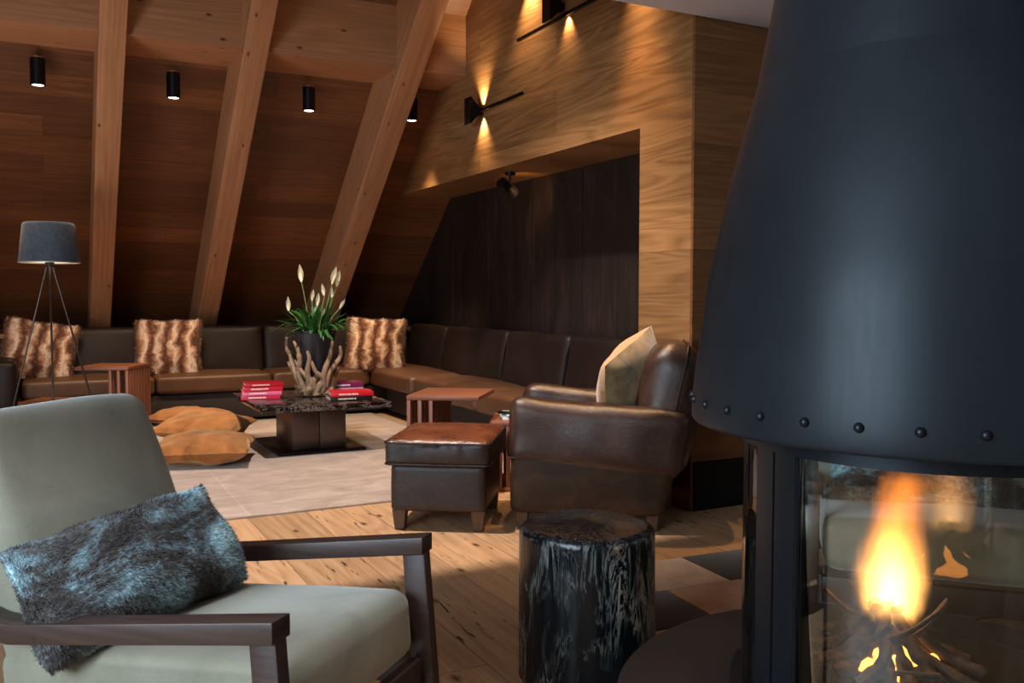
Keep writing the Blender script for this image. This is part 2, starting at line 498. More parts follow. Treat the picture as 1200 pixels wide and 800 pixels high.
def mk_rug():
    w = NT('taupe_hide_rug')
    a = w.noise(w.mapping((1, 2.2, 1)), 2.6, 6, .68, 1.2)
    b_ = w.noise(w.mapping((3, 30, 1)), 3, 4, .6)
    col = w.ramp(w.math('ADD', w.math('MULTIPLY', a, .75), w.math('MULTIPLY', b_, .25)), [(.3, srgb(132, 114, 105)), (.5, srgb(164, 146, 134)), (.72, srgb(194, 177, 163))])
    br = w.n('ShaderNodeTexBrick', offset=0.0); w.l(w.mapping((1, 1, 1), loc=(.12, .2, 0)), br.inputs['Vector'])
    for i, v in (('Color1', G(.86)), ('Color2', G(1.)), ('Mortar', G(1.12))): br.inputs[i].default_value = v
    br.inputs['Scale'].default_value = 1; br.inputs['Brick Width'].default_value = 1.0; br.inputs['Row Height'].default_value = 1.0; br.inputs['Mortar Size'].default_value = .006
    col = w.mix(.9, col, br.outputs[0], 'MULTIPLY')
    w.bump(b_, .2, .004)
    return w.set(col, .9, Sheen_Weight=.25)
m_rug = mk_rug()
def mk_niche():
    w = NT('dark_hide_panels')
    a = w.noise(w.mapping((1, 1, .35)), 4.5, 6, .7, 1.0)
    st = w.noise(w.mapping((1, 14, .5)), 3.0, 3, .6)
    f = w.math('ADD', w.math('MULTIPLY', a, .6), w.math('MULTIPLY', st, .4))
    col = w.ramp(f, [(.32, srgb(16, 10, 9)), (.5, srgb(29, 19, 16)), (.72, srgb(56, 38, 31))])
    return w.set(col, w.math('ADD', .5, w.math('MULTIPLY', a, .2)))
m_niche = mk_niche()
def mk_fur(name, kind):
    w = NT(name)
    sx = w.n('ShaderNodeSeparateXYZ'); w.l(w.obj(), sx.inputs[0])
    nz = w.noise(w.obj(), 7, 4, .65, .5)
    if kind == 'stripe':
        x = w.math('ADD', w.math('MULTIPLY', sx.outputs[0], 7.6), w.math('MULTIPLY', w.math('SUBTRACT', nz, .5), 1.7))
        fr = w.math('ABSOLUTE', w.math('SUBTRACT', w.math('MULTIPLY', w.math('FRACT', x), 2), 1))
        hi = w.noise(w.obj(), 60, 3, .6)
        fr = w.math('ADD', fr, w.math('MULTIPLY', w.math('SUBTRACT', hi, .5), .35))
        col = w.ramp(fr, [(.05, srgb(236, 216, 196)), (.45, srgb(180, 132, 100)), (.75, srgb(128, 80, 56)), (1.0, srgb(84, 52, 40))])
    else:
        big = w.noise(w.mapping((1.0, 1, 2.0), loc=(.5, .3, .2)), 5.0, 4, .6, .8)
        fine = w.noise(w.mapping((4, 4, 4)), 22, 4, .7)
        f = w.math('ADD', w.math('MULTIPLY', big, .72), w.math('MULTIPLY', fine, .28))
        col = w.ramp(f, [(.39, srgb(38, 33, 32)), (.47, srgb(74, 70, 69)), (.54, srgb(118, 142, 152)), (.61, srgb(172, 210, 220)), (.70, srgb(226, 240, 244))])
    w.set(col, .7)
    w.b.inputs['Sheen Weight'].default_value = .35
    w.b.inputs['Specular IOR Level'].default_value = .25
    return w.m
m_furs = mk_fur('striped_brown_fur', 'stripe')
m_furb = mk_fur('blue_grey_fur', 'blue')

# ------------------------------------------------------------------ setting
WX, CY = 2.94, 3.66          # long oak wall plane, its near corner
NX = 3.45                    # back of the recess
RZ = 8.627                   # roof underside z at Y = 0
roofz = lambda y: RZ-SL*y
CEIL = 2.52
b = box((.5, 3.0, -.05), (13, 14, .1)); struct('floor', b, m_floor, smooth=False)
# roof underside, from the low ledge up over the void
ya, yb = 2.4, 9.55
struct('ceiling', hexa([(-2.6, yb, roofz(yb)), (NX+.05, yb, roofz(yb)), (NX+.05, ya, roofz(ya)), (-2.6, ya, roofz(ya)),
     (-2.6, yb, roofz(yb)+.2), (NX+.05, yb, roofz(yb)+.2), (NX+.05, ya, roofz(ya)+.2), (-2.6, ya, roofz(ya)+.2)]), m_roof, smooth=False)
# long oak wall with the recess cut into it
bm = bmesh.new()
yt = (RZ-2.04)/SL
c2 = CY+.02
merge(bm, prism([(c2, 0), (4.13, 0), (4.13, 2.04), (c2, 2.04)], 'X', WX, NX+.15))
merge(bm, prism([(c2, 2.04), (yt+.05, 2.04), (c2, roofz(c2)+.1)], 'X', WX, NX+.15))
struct('wall_right', bm, m_wall, smooth=False)
struct('wall_niche', prism([(4.1, 0), (9.6, 0), (9.6, roofz(9.6)+.05), (yt, 2.08), (4.1, 2.08)], 'X', NX, NX+.18), m_niche, smooth=False)
for i, y in enumerate((4.75, 5.55, 6.33, 7.1, 7.88)):
    top = min(2.03, roofz(y)-.02)
    struct('trim_%d' % (i+1), box((NX-.004, y, (top+.6)/2), (.008, .012, top-.6), .002), m_niche)
struct('wall_end', box((5.1, CY+.01, 3.2), (4.32, .02, 6.4)), m_wallx, smooth=False)
bm = box((4.9, CY-.012, .125), (3.92, .03, .25)); struct('baseboard_end', bm, m_plinth, smooth=False)
struct('baseboard_right', box((WX-.006, 3.87, .125), (.02, .46, .25), 0), plain('warm_lit_plinth', srgb(92, 48, 28), .5), smooth=False)  # same dark baseboard, with the warm light on this side put into its colour
# low ceiling over the viewer's end of the room, with its gallery above
struct('ceiling_low', box((1.0, CY-3.9, CEIL+.15), (12.4, 7.76, .3)), m_ceil, smooth=False)
struct('wall_gallery', box((1.0, 2.3, 4.7), (12.4, .2, 4.2)), m_ceil, smooth=False)
# knee wall: shelf behind the sofa and board under the rafters
struct('trim_6', box((.42, 9.02, .77), (6.0, .84, .04), .004), m_soff)
struct('trim_7', box((.42, 9.46, .87), (6.0, .05, .26), .004), wood('oak_knee_board', (1, 0, 0), (0, 0, 1), [srgb(130, 84, 52), srgb(158, 106, 68), srgb(178, 124, 82)], None, .5), smooth=False)
struct('wall_back', box((.42, 9.6, .6), (6.2, .1, 1.3)), m_roof, smooth=False)
bm = bmesh.new()
add_box(bm, (-2.7, 5.8, 3), (.2, 8.0, 7)); add_box(bm, (-2.7, -1.8, 3), (.2, 2.0, 7))
add_box(bm, (-2.7, .5, .2), (.2, 2.6, .4)); add_box(bm, (-2.7, .5, 4.45), (.2, 2.6, 4.1))
struct('wall_left', bm, m_wallx, smooth=False)
# wall behind the viewer with wide window opening
m_wf = plain('warm_plaster', srgb(150, 132, 112), .9, nz=.04)
struct('wall_front', box((1.0, -2.7, 1.3), (11.6, .2, 2.6)), m_wf, smooth=False)
bm = bmesh.new()
for y in (-.76, .5, 1.76): add_box(bm, (-2.66, y, 1.4), (.1, .07, 2.0), .006)
for z in (.43, 2.37): add_box(bm, (-2.66, .5, z), (.1, 2.6, .07), .006)
struct('window_1', bm, m_walnut)
struct('wall_far_right', box((7.1, .6, 3), (.2, 8, 7)), m_wf, smooth=False)

# purlin and rafters
LAB = ['left', 'second', 'third']
def tagr(o, label): return setp(o, label, 'beam', 'exposed roof beams')
zb = 2.817
yf = 6.45; yr = (RZ-zb)/SL
pur = obj('purlin', prism([(yf, zb), (yr+.12, zb), (yr+.12, zb+.1), (yf, roofz(yf)+.12)], 'X', -2.55, WX-.001), m_purl, None, False)
setp(pur, 'pale spruce purlin running level across the top behind the sloping rafters', 'beam')
DP = .40*CS
rl = {0: 'sloping spruce rafter just right of the floor lamp, nearly upright in view',
      1: 'sloping spruce rafter rising behind the striped cushion in the middle of the sofa',
      2: 'sloping spruce rafter behind the potted lily, nearest the long oak wall',
      3: 'sloping spruce rafter at the far left edge behind the floor lamp'}
for i, (x0, w_) in enumerate(((.335, .165), (1.24, .17), (2.37, .2), (-.72, .16))):
    y0, y1 = 9.44, 4.2
    z0, z1 = roofz(y0), roofz(y1)
    pts = [(x0, y0, z0-.0), (x0+w_, y0, z0), (x0+w_, y1, z1-DP), (x0, y1, z1-DP)]
    yb0 = y0-.0
    poly = [(y0, roofz(y0)+.02), (y0, .80), ((RZ-DP-.80)/SL, .80), (y1, roofz(y1)-DP), (y1, roofz(y1)+.02)]
    bm = prism(poly, 'X', x0, x0+w_)
    bev_all(bm, .006, 1)
    o = obj('rafter', bm, m_raft, None)
    tagr(o, rl[i])

# ------------------------------------------------------------------ lights on the walls / roof
m_lens = emis('lamp_lens', (1, .82, .6, 1), 14)
m_gold = plain('brass_rim', srgb(200, 150, 80), .3, .9)
spots = [(-.02, 'leftmost black cylinder downlight under the roof panels, above the floor lamp'),
         (.853, 'black cylinder downlight between the first and second rafters from the left'),
         (1.847, 'black cylinder downlight between the second and third rafters'),
         (2.70, 'black cylinder downlight half hidden behind the rafter by the oak wall')]
def copy_tree(o, parent=None, keep=True):
    c = o.copy(); COL.objects.link(c)
    c.parent = parent
    for ch in o.children: copy_tree(ch, c)
    return c
def mk_spot():
    t = empty('cylinder_downlight')
    R = .048
    obj('housing', lathe([(0, -.085), (R-.008, -.085), (R-.008, -.09), (R, -.09), (R, .085), (R-.004, .09), (0, .09)], 32), m_black, t)
    obj('lens', lathe([(0, -.0865), (R-.012, -.0865), (R-.012, -.084), (0, -.084)], 24), m_lens, t)
    obj('bracket', tube([(0, .03, .06), (0, .13, .06)], .009, 10), m_black, t)
    obj('rim', lathe([(R-.012, .094), (R-.004, .094), (R-.004, .10), (R-.012, .10)], 32, closed=True), m_gold, t)
    return t
proto = mk_spot()
for i, (x, lb) in enumerate(spots):
    t = proto if i == 0 else copy_tree(proto)
    t.location = (x, 7.0, 2.636)
    setp(t, lb, 'light', 'cylinder downlights under the roof')
def spot(name, loc, target, power, col, size=60, blend=.6, rad=.03):
    l = bpy.data.lights.new(name, 'SPOT'); l.energy = power; l.color = col
    l.spot_size = math.radians(size); l.spot_blend = blend; l.shadow_soft_size = rad
    o = bpy.data.objects.new(name, l); COL.objects.link(o); o.location = loc
    o.rotation_euler = (Vector(target)-Vector(loc)).to_track_quat('-Z', 'Y').to_euler()
    return o
def area(name, loc, target, power, col, sx, sy):
    l = bpy.data.lights.new(name, 'AREA'); l.energy = power; l.color = col; l.shape = 'RECTANGLE'; l.size = sx; l.size_y = sy
    o = bpy.data.objects.new(name, l); COL.objects.link(o); o.location = loc
    o.rotation_euler = (Vector(target)-Vector(loc)).to_track_quat('-Z', 'Y').to_euler()
    return o
def point(name, loc, power, col, rad=.05):
    l = bpy.data.lights.new(name, 'POINT'); l.energy = power; l.color = col; l.shadow_soft_size = rad
    o = bpy.data.objects.new(name, l); COL.objects.link(o); o.location = loc
    return o
WARM = (1, .70, .42); WARM2 = (1, .55, .22); SCN = (1, .66, .34); COOL = (.70, .87, 1)
for i, (x, lb) in enumerate(spots):
    spot('downlight_beam', (x, 7.0, 2.53), (x+.05, 7.85, 0), (90, 150, 150, 150)[i], WARM, 62, .7)

def sconce(x, y, z, bar0, bar1, label, zb_=None):
    t = empty('wall_sconce', (x, y, z), 0, label, 'light', 'wedge wall sconces with long bars')
    # folded wedge: tall plate away from the wall tapering to a waist at the wall
    w2 = .05
    pl = prism([(-.12, -.098), (-.105, -.098), (-.02, -.012), (-.02, .012), (-.105, .098), (-.12, .098)], 'Y', -w2, w2)
    obj('wedge_shade', bev_all(pl, .002, 1), m_black, t, False)
    obj('back_plate', box((-.008, 0, 0), (.016, .06, .05), .003), m_black, t)
    zz = 0 if zb_ is None else zb_-z
    for a, c_ in ((bar0, -w2), (w2, bar1)) if False else ((bar0-y, bar1-y),):
        pass
    L = bar1-bar0
    obj('bar', box((-.03, (bar0+bar1)/2-y, zz), (.02, L, .022), .004), m_black, t)
    return t
sconce(WX, 6.17, 2.49, 5.46, 6.33, 'black wedge sconce with a thin bar on the oak wall, above the leather lined recess')
sconce(WX, 4.98, 2.93, 4.42, 5.53, 'black wedge sconce with a long bar, cut by the top edge of the view', zb_=2.86)
m_tip = emis('sconce_led', (1, .8, .55, 1), 20)
def wash(y, z, up, dn):
    if up: spot('sconce_uplight', (WX-.028, y, z+.03), (WX-.0, y, z+.5), up, SCN, 84, 1.0, .012)
    if dn: spot('sconce_downlight', (WX-.028, y, z-.03), (WX-.0, y, z-.5), dn, SCN, 84, 1.0, .012)
wash(6.13, 2.49, 56, 56)
wash(4.90, 2.90, 0, 170)
wash(5.38, 3.30, 0, 170)
wash(4.10, 3.0, 0, 90)
# small swivel spot under the recess soffit
t = empty('swivel_spot', (3.12, 6.05, 2.035), heading(-.5, -.6), 'small black swivel spotlight hanging under the soffit of the dark recess', 'light')
obj('mount', lathe([(0, 0), (.03, 0), (.03, -.012), (0, -.012)], 20), m_black, t)
obj('arm', tube([(0, 0, -.01), (0, 0, -.05), (.012, 0, -.06)], .006, 8), m_black, t)
bm = lathe([(0, .06), (.032, .055), (.036, 0), (.042, -.06), (.036, -.062), (.034, -.05), (0, -.05)], 24)
bm.transform(T((.03, 0, -.085), ry=math.radians(60)))
obj('head', bm, m_black, t)
t.scale = (1.35, 1.35, 1.35)
spot('recess_beam', (3.14, 5.9, 1.9), (NX, 6.5, 1.85), 6, WARM2, 120, .9, .02)

# ------------------------------------------------------------------ sofa (one long sectional)
sofa = empty('corner_sofa', (0, 0, 0), 0, 'long brown leather corner sofa running under the roof slope and along the dark recess', 'sofa')
# base
bm = bmesh.new()
add_box(bm, (1.5, 8.30, .155), (3.5, .56, .23), .01)
obj('base', bm, m_sbase, sofa)
bm = bmesh.new(); add_box(bm, (3.12, 6.28, .155), (.62, 3.4, .23), .01)
obj('base', bm, m_sbase, sofa)
bm = bmesh.new(); add_box(bm, (1.5, 8.36, .02), (3.4, .4, .04)); obj('plinth', bm, m_plinth, sofa, False)
bm = bmesh.new(); add_box(bm, (3.2, 6.28, .02), (.46, 3.3, .04)); obj('plinth', bm, m_plinth, sofa, False)
def seat(x0, x1, y0, y1, s=0):
    return rbox((x1-x0-.006, y1-y0-.006, .15), .035, 16, (0, 0, .018), .004, 4, M=T(((x0+x1)/2, (y0+y1)/2, .355)), seed=s)
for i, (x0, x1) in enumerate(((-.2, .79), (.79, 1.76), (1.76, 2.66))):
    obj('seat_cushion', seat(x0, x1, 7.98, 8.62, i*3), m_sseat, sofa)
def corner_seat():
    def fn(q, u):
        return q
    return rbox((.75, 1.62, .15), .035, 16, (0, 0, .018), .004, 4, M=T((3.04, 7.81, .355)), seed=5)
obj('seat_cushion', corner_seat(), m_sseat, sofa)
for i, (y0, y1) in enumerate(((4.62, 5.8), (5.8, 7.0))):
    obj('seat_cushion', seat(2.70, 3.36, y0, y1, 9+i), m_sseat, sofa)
lean = math.radians(9)
def back(x0, x1, s):
    return rbox((x1-x0-.008, .17, .46), .05, 16, (0, .018, .004), .006, 5, M=T(((x0+x1)/2, 8.56, .60), rx=-lean), seed=s)
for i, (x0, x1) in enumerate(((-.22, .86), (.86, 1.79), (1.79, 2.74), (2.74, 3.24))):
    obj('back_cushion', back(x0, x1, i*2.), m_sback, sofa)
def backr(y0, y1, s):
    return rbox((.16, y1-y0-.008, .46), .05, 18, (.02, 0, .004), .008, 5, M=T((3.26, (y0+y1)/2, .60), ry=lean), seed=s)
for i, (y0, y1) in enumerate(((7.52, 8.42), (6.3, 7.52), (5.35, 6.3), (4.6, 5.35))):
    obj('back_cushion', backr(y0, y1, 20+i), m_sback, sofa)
for y in (7.52, 6.3, 5.35):
    obj('seam_piping', tube([(3.14+.0, y, .42), (3.165, y, .5), (3.20, y, .7), (3.24, y, .815)], .006, 8), m_sback, sofa)
obj('armrest', rbox((.62, 1.1, .55), .05, 14, (0, 0, .01), .004, 4, M=T((-.53, 8.30, .335))), m_sback, sofa)

# ------------------------------------------------------------------ striped fur cushions on the sofa
def fur_cushion(w_, h_, t_, mat, n, ln, wd, seed):
    t = empty('fur_cushion')
    bm = pillow(w_, h_, t_, 26, .06, .012, 8, seed, ex=.36)
    c = obj('cover', bm.copy(), mat, t)
    f = obj('fur_pile', fur(bm, n, ln, wd, seed), mat, t, smooth=False)
    f['kind'] = 'stuff'
    bm.free()
    return t
fc = fur_cushion(.56, .50, .19, m_furs, 9000, .026, .0016, 3)
for i, (p, rz, ry, lb) in enumerate((
        ((-.07, 8.36, .655), -.12, .17, 'striped brown and cream fur cushion at the left end of the sofa behind the lamp'),
        ((.93, 8.34, .655), -.32, 0.0, 'brown and cream striped fur cushion upright on the sofa, middle of the three'),
        ((2.72, 8.02, .655), -.45, .04, 'brown and cream striped fur cushion in the sofa corner by the dark recess'))):
    t = fc if i == 0 else copy_tree(fc)
    t.location = p; t.rotation_euler = (-.22, ry, rz)
    setp(t, lb, 'cushion', 'striped fur cushions on the sofa')

# ------------------------------------------------------------------ rugs
struct_rug = obj('area_rug', box(((-.9+2.68)/2, (4.57+8.13)/2, .006), (3.6, 3.6, .012), .004), m_rug)
struct_rug.rotation_euler = (0, 0, 0)
setp(struct_rug, 'large pale taupe rug of pieced squares under the low black table', 'rug')
t = empty('patchwork_rug', (1.66, 3.04, 0), math.radians(-4), 'patchwork cowhide rug of tan, cream and charcoal squares behind the black stump', 'rug')
hide = {'tan': suede('tan_hide', srgb(120, 86, 62), srgb(176, 136, 104), .2, 6), 'cream': suede('cream_hide', srgb(150, 128, 106), srgb(186, 164, 140), .2, 6),
        'dark': suede('charcoal_hide', srgb(38, 34, 36), srgb(62, 56, 56), .2, 6), 'grey': suede('grey_hide', srgb(108, 98, 92), srgb(150, 138, 126), .2, 6)}
rows = [['cream', 'cream', 'dark', 'grey'], ['dark', 'tan', 'grey', 'dark'], ['tan', 'cream', 'dark', 'tan']]
offs = [.03, .07, .0, .05]
obj('backing', box((.69, -.503, .004), (1.37, 1.01, .008), .002), plain('rug_backing', srgb(40, 34, 32), .9), t)
for r, row in enumerate(rows):
    for c_, k in enumerate(row):
        x0 = max(0, offs[r]+c_*.335-(.0 if c_ else .2)); x1 = offs[r]+(c_+1)*.335
        o = obj('hide_patch', box(((x0+x1)/2, -.168-.335*r, .007), (x1-x0-.004, .331, .008), .002), hide[k], t)
        o['label'] = k + ' hide square'

# ------------------------------------------------------------------ low black table
ct = empty('coffee_table', (1.69, 6.5, .012), 0, 'low black marble topped table with a bronze block pedestal on the taupe rug', 'table')
obj('tabletop', box((0, 0, .338), (.90, 1.08, .036), .004), m_marble, ct)
bm = bmesh.new(); add_box(bm, (-.095, -.02, .17), (.19, .5, .30), .004); obj('pedestal', bm, m_bronze, ct)
bm = bmesh.new(); add_box(bm, (.1, -.02, .17), (.19, .5, .30), .004); obj('pedestal', bm, m_bronze, ct)
obj('base_plate', box((0, 0.02, .01), (.62, .78, .02), .003), plain('base_steel', srgb(34, 28, 26), .25, .7), ct)
TT = .368
def book(name, loc, rz, s, col, title, label, group, stripe=None):
    """s = (length along spine, depth, thickness); spine on the -Y side"""
    t = empty(name, loc, rz, label, 'book', group)
    L, D, t_ = s
    mc = plain('book_cover', col, .38, nz=.06, coat=.2)
    bm = bmesh.new()
    add_box(bm, (0, 0, .0015), (L, D, .003), .0008); add_box(bm, (0, 0, t_-.0015), (L, D, .003), .0008); add_box(bm, (0, -D/2+.0015, t_/2), (L, .003, t_), .0008)
    obj('cover', bm, mc, t)
    obj('pages', box((0, .002, t_/2), (L-.012, D-.012, t_-.005)), plain('book_pages', srgb(226, 220, 212), .8, ns=200), t, False)
    if title:
        mt = plain('spine_print', title, .5)
        bm = bmesh.new()
        x = -L*.3
        rr = random.Random(L*1000+t_*999)
        while x < L*.12:
            w_ = .006+rr.random()*.006
            add_box(bm, (x, -D/2-.0004, t_/2), (w_, .0012, t_*.34)); x += w_+.003
        if False: add_box(bm, (L*.36, -D/2-.0004, t_/2), (.03, .0012, t_*.4))
        obj('spine_lettering', bm, mt, t, False)
    return t
# left stack: four red and pink volumes
bl = Vector((1.36, 6.60, 0)); a_ = -YA + math.radians(20)
z = TT
for i, (c_, th, s, lb) in enumerate(((srgb(196, 40, 70), .03, .27, 'bottom'), (srgb(226, 110, 150), .03, .275, 'second'), (srgb(206, 28, 48), .032, .27, 'third'), (srgb(176, 24, 40), .026, .265, 'top'))):
    names = ['crimson book at the bottom of the left hand stack on the black table', 'pink book second from the bottom of the left hand stack on the black table',
             'bright red book third from the bottom of the left hand stack on the black table', 'dark red book on top of the left hand stack on the black table']
    book('book', (bl.x+.006*i, bl.y-.004*i, z), a_+.03*(i-1.5), (s, .21, th), c_, srgb(236, 210, 210), names[i], 'books on the low black table', i > 1)
    z += th+.0004
# right rear stack: purple over lilac
br_ = Vector((1.99, 6.64, 0)); z = TT
for i, (c_, th, lb) in enumerate(((srgb(60, 50, 62), .022, 'dark grey book at the bottom of the rear stack right of the driftwood planter'), (srgb(186, 150, 172), .03, 'lilac book in the middle of the rear stack right of the driftwood planter'), (srgb(118, 30, 78), .036, 'purple book on top of the rear stack right of the driftwood planter'))):
    book('book', (br_.x, br_.y, z), a_+.02*i, (.27, .2, th), c_, srgb(220, 190, 210) if i == 2 else None, lb, 'books on the low black table')
    z += th+.0004
bf = Vector((1.91, 6.24, 0)); z = TT
for i, (c_, th, tc, lb) in enumerate(((srgb(26, 24, 26), .032, srgb(210, 200, 190), 'black spined book under the red one at the right front of the low table'), (srgb(196, 28, 44), .03, srgb(240, 226, 220), 'red spined book on top at the right front of the low table'))):
    book('book', (bf.x+.012*i, bf.y, z), a_+.03-.05*i, (.30, .22, th), c_, tc, lb, 'books on the low black table', True)
    z += th+.0004
# planter
pc = Vector((1.765, 6.585, TT))
t = empty('driftwood_stand', pc, 0, 'pale driftwood branch bowl holding the dark pot on the black table', 'plant stand')
rr = random.Random(11)
DW = [[(100, 265), (130, 360), (190, 480), (240, 610)], [(85, 340), (150, 470), (190, 560), (175, 640)], [(175, 140), (215, 210), (232, 330), (215, 440), (262, 600)],
      [(180, 320), (250, 420), (330, 500), (372, 630)], [(310, 225), (326, 300), (305, 420), (318, 580)], [(345, 320), (380, 420), (440, 490), (420, 620)],
      [(525, 140), (500, 280), (450, 430), (430, 600)], [(575, 190), (570, 300), (490, 430), (452, 560)]]
for rep in range(2):
    for k, L in enumerate(DW):
        P = []
        for i, (a, b_) in enumerate(L):
            x = (a-335)/8*.00634; z = (660-b_)/8*.00634
            Rr = .105+.30*max(0, z)
            if z > .2: Rr = .105+.06+(z-.2)*.12
            y = -math.sqrt(max(.0009, Rr*Rr-x*x))
            if rep: x, y = -x*(1+.05*k-.2), -y*.95; z *= (.75+.06*k)
            P.append(Vector((x*CA+y*SA, -x*SA+y*CA, max(z, .018))))
        pts = bez(P, 7); n_ = len(pts)
        rad = [(.009+.017*(i/n_)**.8)*(1+.3*noise.noise(Vector((i*.5, k*3, rep)))) for i in range(n_)]
        obj('branch', tube(pts, rad, 9), m_drift, t)
for k in range(16):
    a = k*2*PI/16+rr.uniform(-.2, .2); a2 = a+rr.uniform(.5, 1.0)
    P = [(.115*math.cos(a), .115*math.sin(a), .02), (.13*math.cos((a+a2)/2), .13*math.sin((a+a2)/2), rr.uniform(.05, .12)), (.10*math.cos(a2), .10*math.sin(a2), rr.uniform(.08, .20))]
    pts = bez(P, 6)
    obj('branch', tube(pts, [.024*(1-abs(i/len(pts)-.4))+.005 for i in range(len(pts))], 9), m_drift, t)
pot = empty('peace_lily', pc+Vector((0, 0, .13)), 0, 'white flowering peace lily in a dark pot, set in driftwood on the black table', 'plant')
obj('pot', lathe([(0, 0), (.09, 0), (.105, .02), (.15, .34), (.156, .345), (.15, .352), (.142, .34), (.135, .30), (0, .30)], 40), m_pot, pot)
obj('soil', lathe([(0, .315), (.138, .312)], 24), plain('potting_soil', srgb(40, 30, 24), .9, bump=.5), pot)
def leaf_mesh(base, dirv, length, width, droop, seed):
    """broad lance leaf, folded at the midrib"""
    bm = bmesh.new()
    n_ = 9; dirv = Vector(dirv).normalized(); p = Vector(base); rows_ = []
    side = dirv.cross(Vector((0, 0, 1)))
    if side.length < .05: side = Vector((1, 0, 0))
    side.normalize()
    d = dirv.copy()
    for i in range(n_+1):
        s_ = i/n_
        w_ = width*(math.sin(PI*min(1, max(0, (s_-.28)/.72))**.8) if s_ > .28 else .0)+.0025
        up = side.cross(d).normalized()
        rows_.append([bm.verts.new(p-side*w_/2+up*w_*.14), bm.verts.new(p), bm.verts.new(p+side*w_/2+up*w_*.14)])
        p = p+d*length/n_
        d = (d+Vector((0, 0, -droop*(s_+.15)*.42))).normalized()
    for i in range(n_):
        for j in range(2):
            bm.faces.new([rows_[i][j], rows_[i][j+1], rows_[i+1][j+1], rows_[i+1][j]])
    return bm
rr = random.Random(5)
for k in range(94):
    a = rr.uniform(0, 2*PI); rb = rr.uniform(0, .10)
    el = rr.uniform(.5, 1.45)
    o = obj('leaf', leaf_mesh((rb*math.cos(a), rb*math.sin(a), .31), (math.cos(a)*math.cos(el), math.sin(a)*math.cos(el), math.sin(el)), rr.uniform(.19, .32), rr.uniform(.024, .042), rr.uniform(.4, 1.1), k), m_leaf, pot, angle=None)
def lily(dx, dz, sz, lean_, k):
    """flower: dx across the view, dz height above the pot rim"""
    q = room(dx, rr.uniform(-.05, .05))
    base = Vector((q.x*.35, q.y*.35, .31)); tip = Vector((q.x, q.y, .345+dz))
    mid = (base+tip)/2+Vector((0, 0, .03))
    f = obj('flower_stem', tube(bez([base, mid, tip], 6), .0032, 6), m_stem, pot)
    bm = bmesh.new(); n_ = 10; m_ = 9
    ax = room(lean_, 0)+Vector((0, 0, 1)); ax.normalize()
    s1 = ax.cross(room(0, 1)).normalized(); s2 = ax.cross(s1)
    g = []
    for i in range(n_+1):
        s_ = i/n_; w_ = sz*.30*math.sin(PI*min(1, s_*.92+.04))**1.1*(1-.3*s_)
        row = []
        for j in range(m_):
            th = (j/(m_-1)-.5)*PI*1.5
            row.append(bm.verts.new(tip+ax*sz*(s_-.05)+s1*w_*.62*math.sin(th)-s2*w_*.62*math.cos(th)*(1)))
        g.append(row)
    for i in range(n_):
        for j in range(m_-1): bm.faces.new([g[i][j], g[i][j+1], g[i+1][j+1], g[i+1][j]])
    obj('spathe', bm, m_spathe, f, angle=None)
    obj('spadix', tube([tip, tip+ax*sz*.5], [.005, .003], 8), m_spathe, f)
for k, (px, py, sz, ln) in enumerate(((355, 328, .12, -.1), (391, 330, .12, .25), (395, 333, .11, .2), (381, 344, .085, -.2), (389, 347, .075, .0), (366, 350, .08, .15), (372, 356, .09, .1), (339, 362, .10, -.05), (399, 359, .075, .6), (377, 368, .06, .4))):
    s_ = 6.66/1050
    lily((px-370)*s_, (394-py)*s_-.05, sz*1.15, ln, k)
for a, el, L in ((2.6, .62, .36), (0.1, .35, .36), (-.3, .5, .34), (2.9, .1, .28), (-.9, .2, .3)):
    v = room(math.cos(a), math.sin(a))
    obj('leaf', leaf_mesh((0, 0, .32), (v.x*math.cos(el), v.y*math.cos(el), math.sin(el)), L, .03, .5, 3), m_leaf, pot, angle=None)

# ------------------------------------------------------------------ ochre floor cushions
oc = obj('floor_cushion', rbox((.1, .1, .1), .02, 4), m_ochre); bpy.data.objects.remove(oc)
def ochre(loc, rz, tilt, w_, th, seed, label):
    bm = pillow(w_, w_*.92, th, 34, .035, .014, 8, seed, ex=.38)
    bm.transform(Matrix.Rotation(math.radians(90), 4, 'X'))
    t = empty('floor_cushion', loc, rz, label, 'cushion', 'ochre floor cushions')
    obj('cover', bm, m_ochre, t)
    pts = []
    for (u0, v0), (u1, v1) in (((-1, -1), (1, -1)), ((1, -1), (1, 1)), ((1, 1), (-1, 1)), ((-1, 1), (-1, -1))):
        for i in range(10):
            u = u0+(u1-u0)*i/10; v = v0+(v1-v0)*i/10
            pts.append((w_/2*u*(1-.05*(1-v*v)), w_*.46*v*(1-.05*(1-u*u)), 0))
    pts.append(pts[0])
    obj('piping', tube(pts, .005, 6), plain('ochre_piping', srgb(130, 84, 42), .7), t)
    t.rotation_euler = (tilt[0], tilt[1], rz)
    return t
c1 = room(-2.03, 5.85); c2 = room(-2.33, 6.75); c3 = room(-2.62, 7.28)
ochre((c1.x, c1.y, .115), heading(1, .2), (0, 0), .60, .21, 1, 'plump ochre velvet floor cushion nearest the sage chair, front of the three')
ochre((c2.x, c2.y, .125), heading(1, -.1), (.10, .06), .60, .18, 5, 'ochre velvet floor cushion in the middle of the three, on the rug')
ochre((c3.x, c3.y, .12), heading(1, -.12), (.0, .05), .54, .16, 9, 'flattest ochre velvet floor cushion, furthest back of the three')

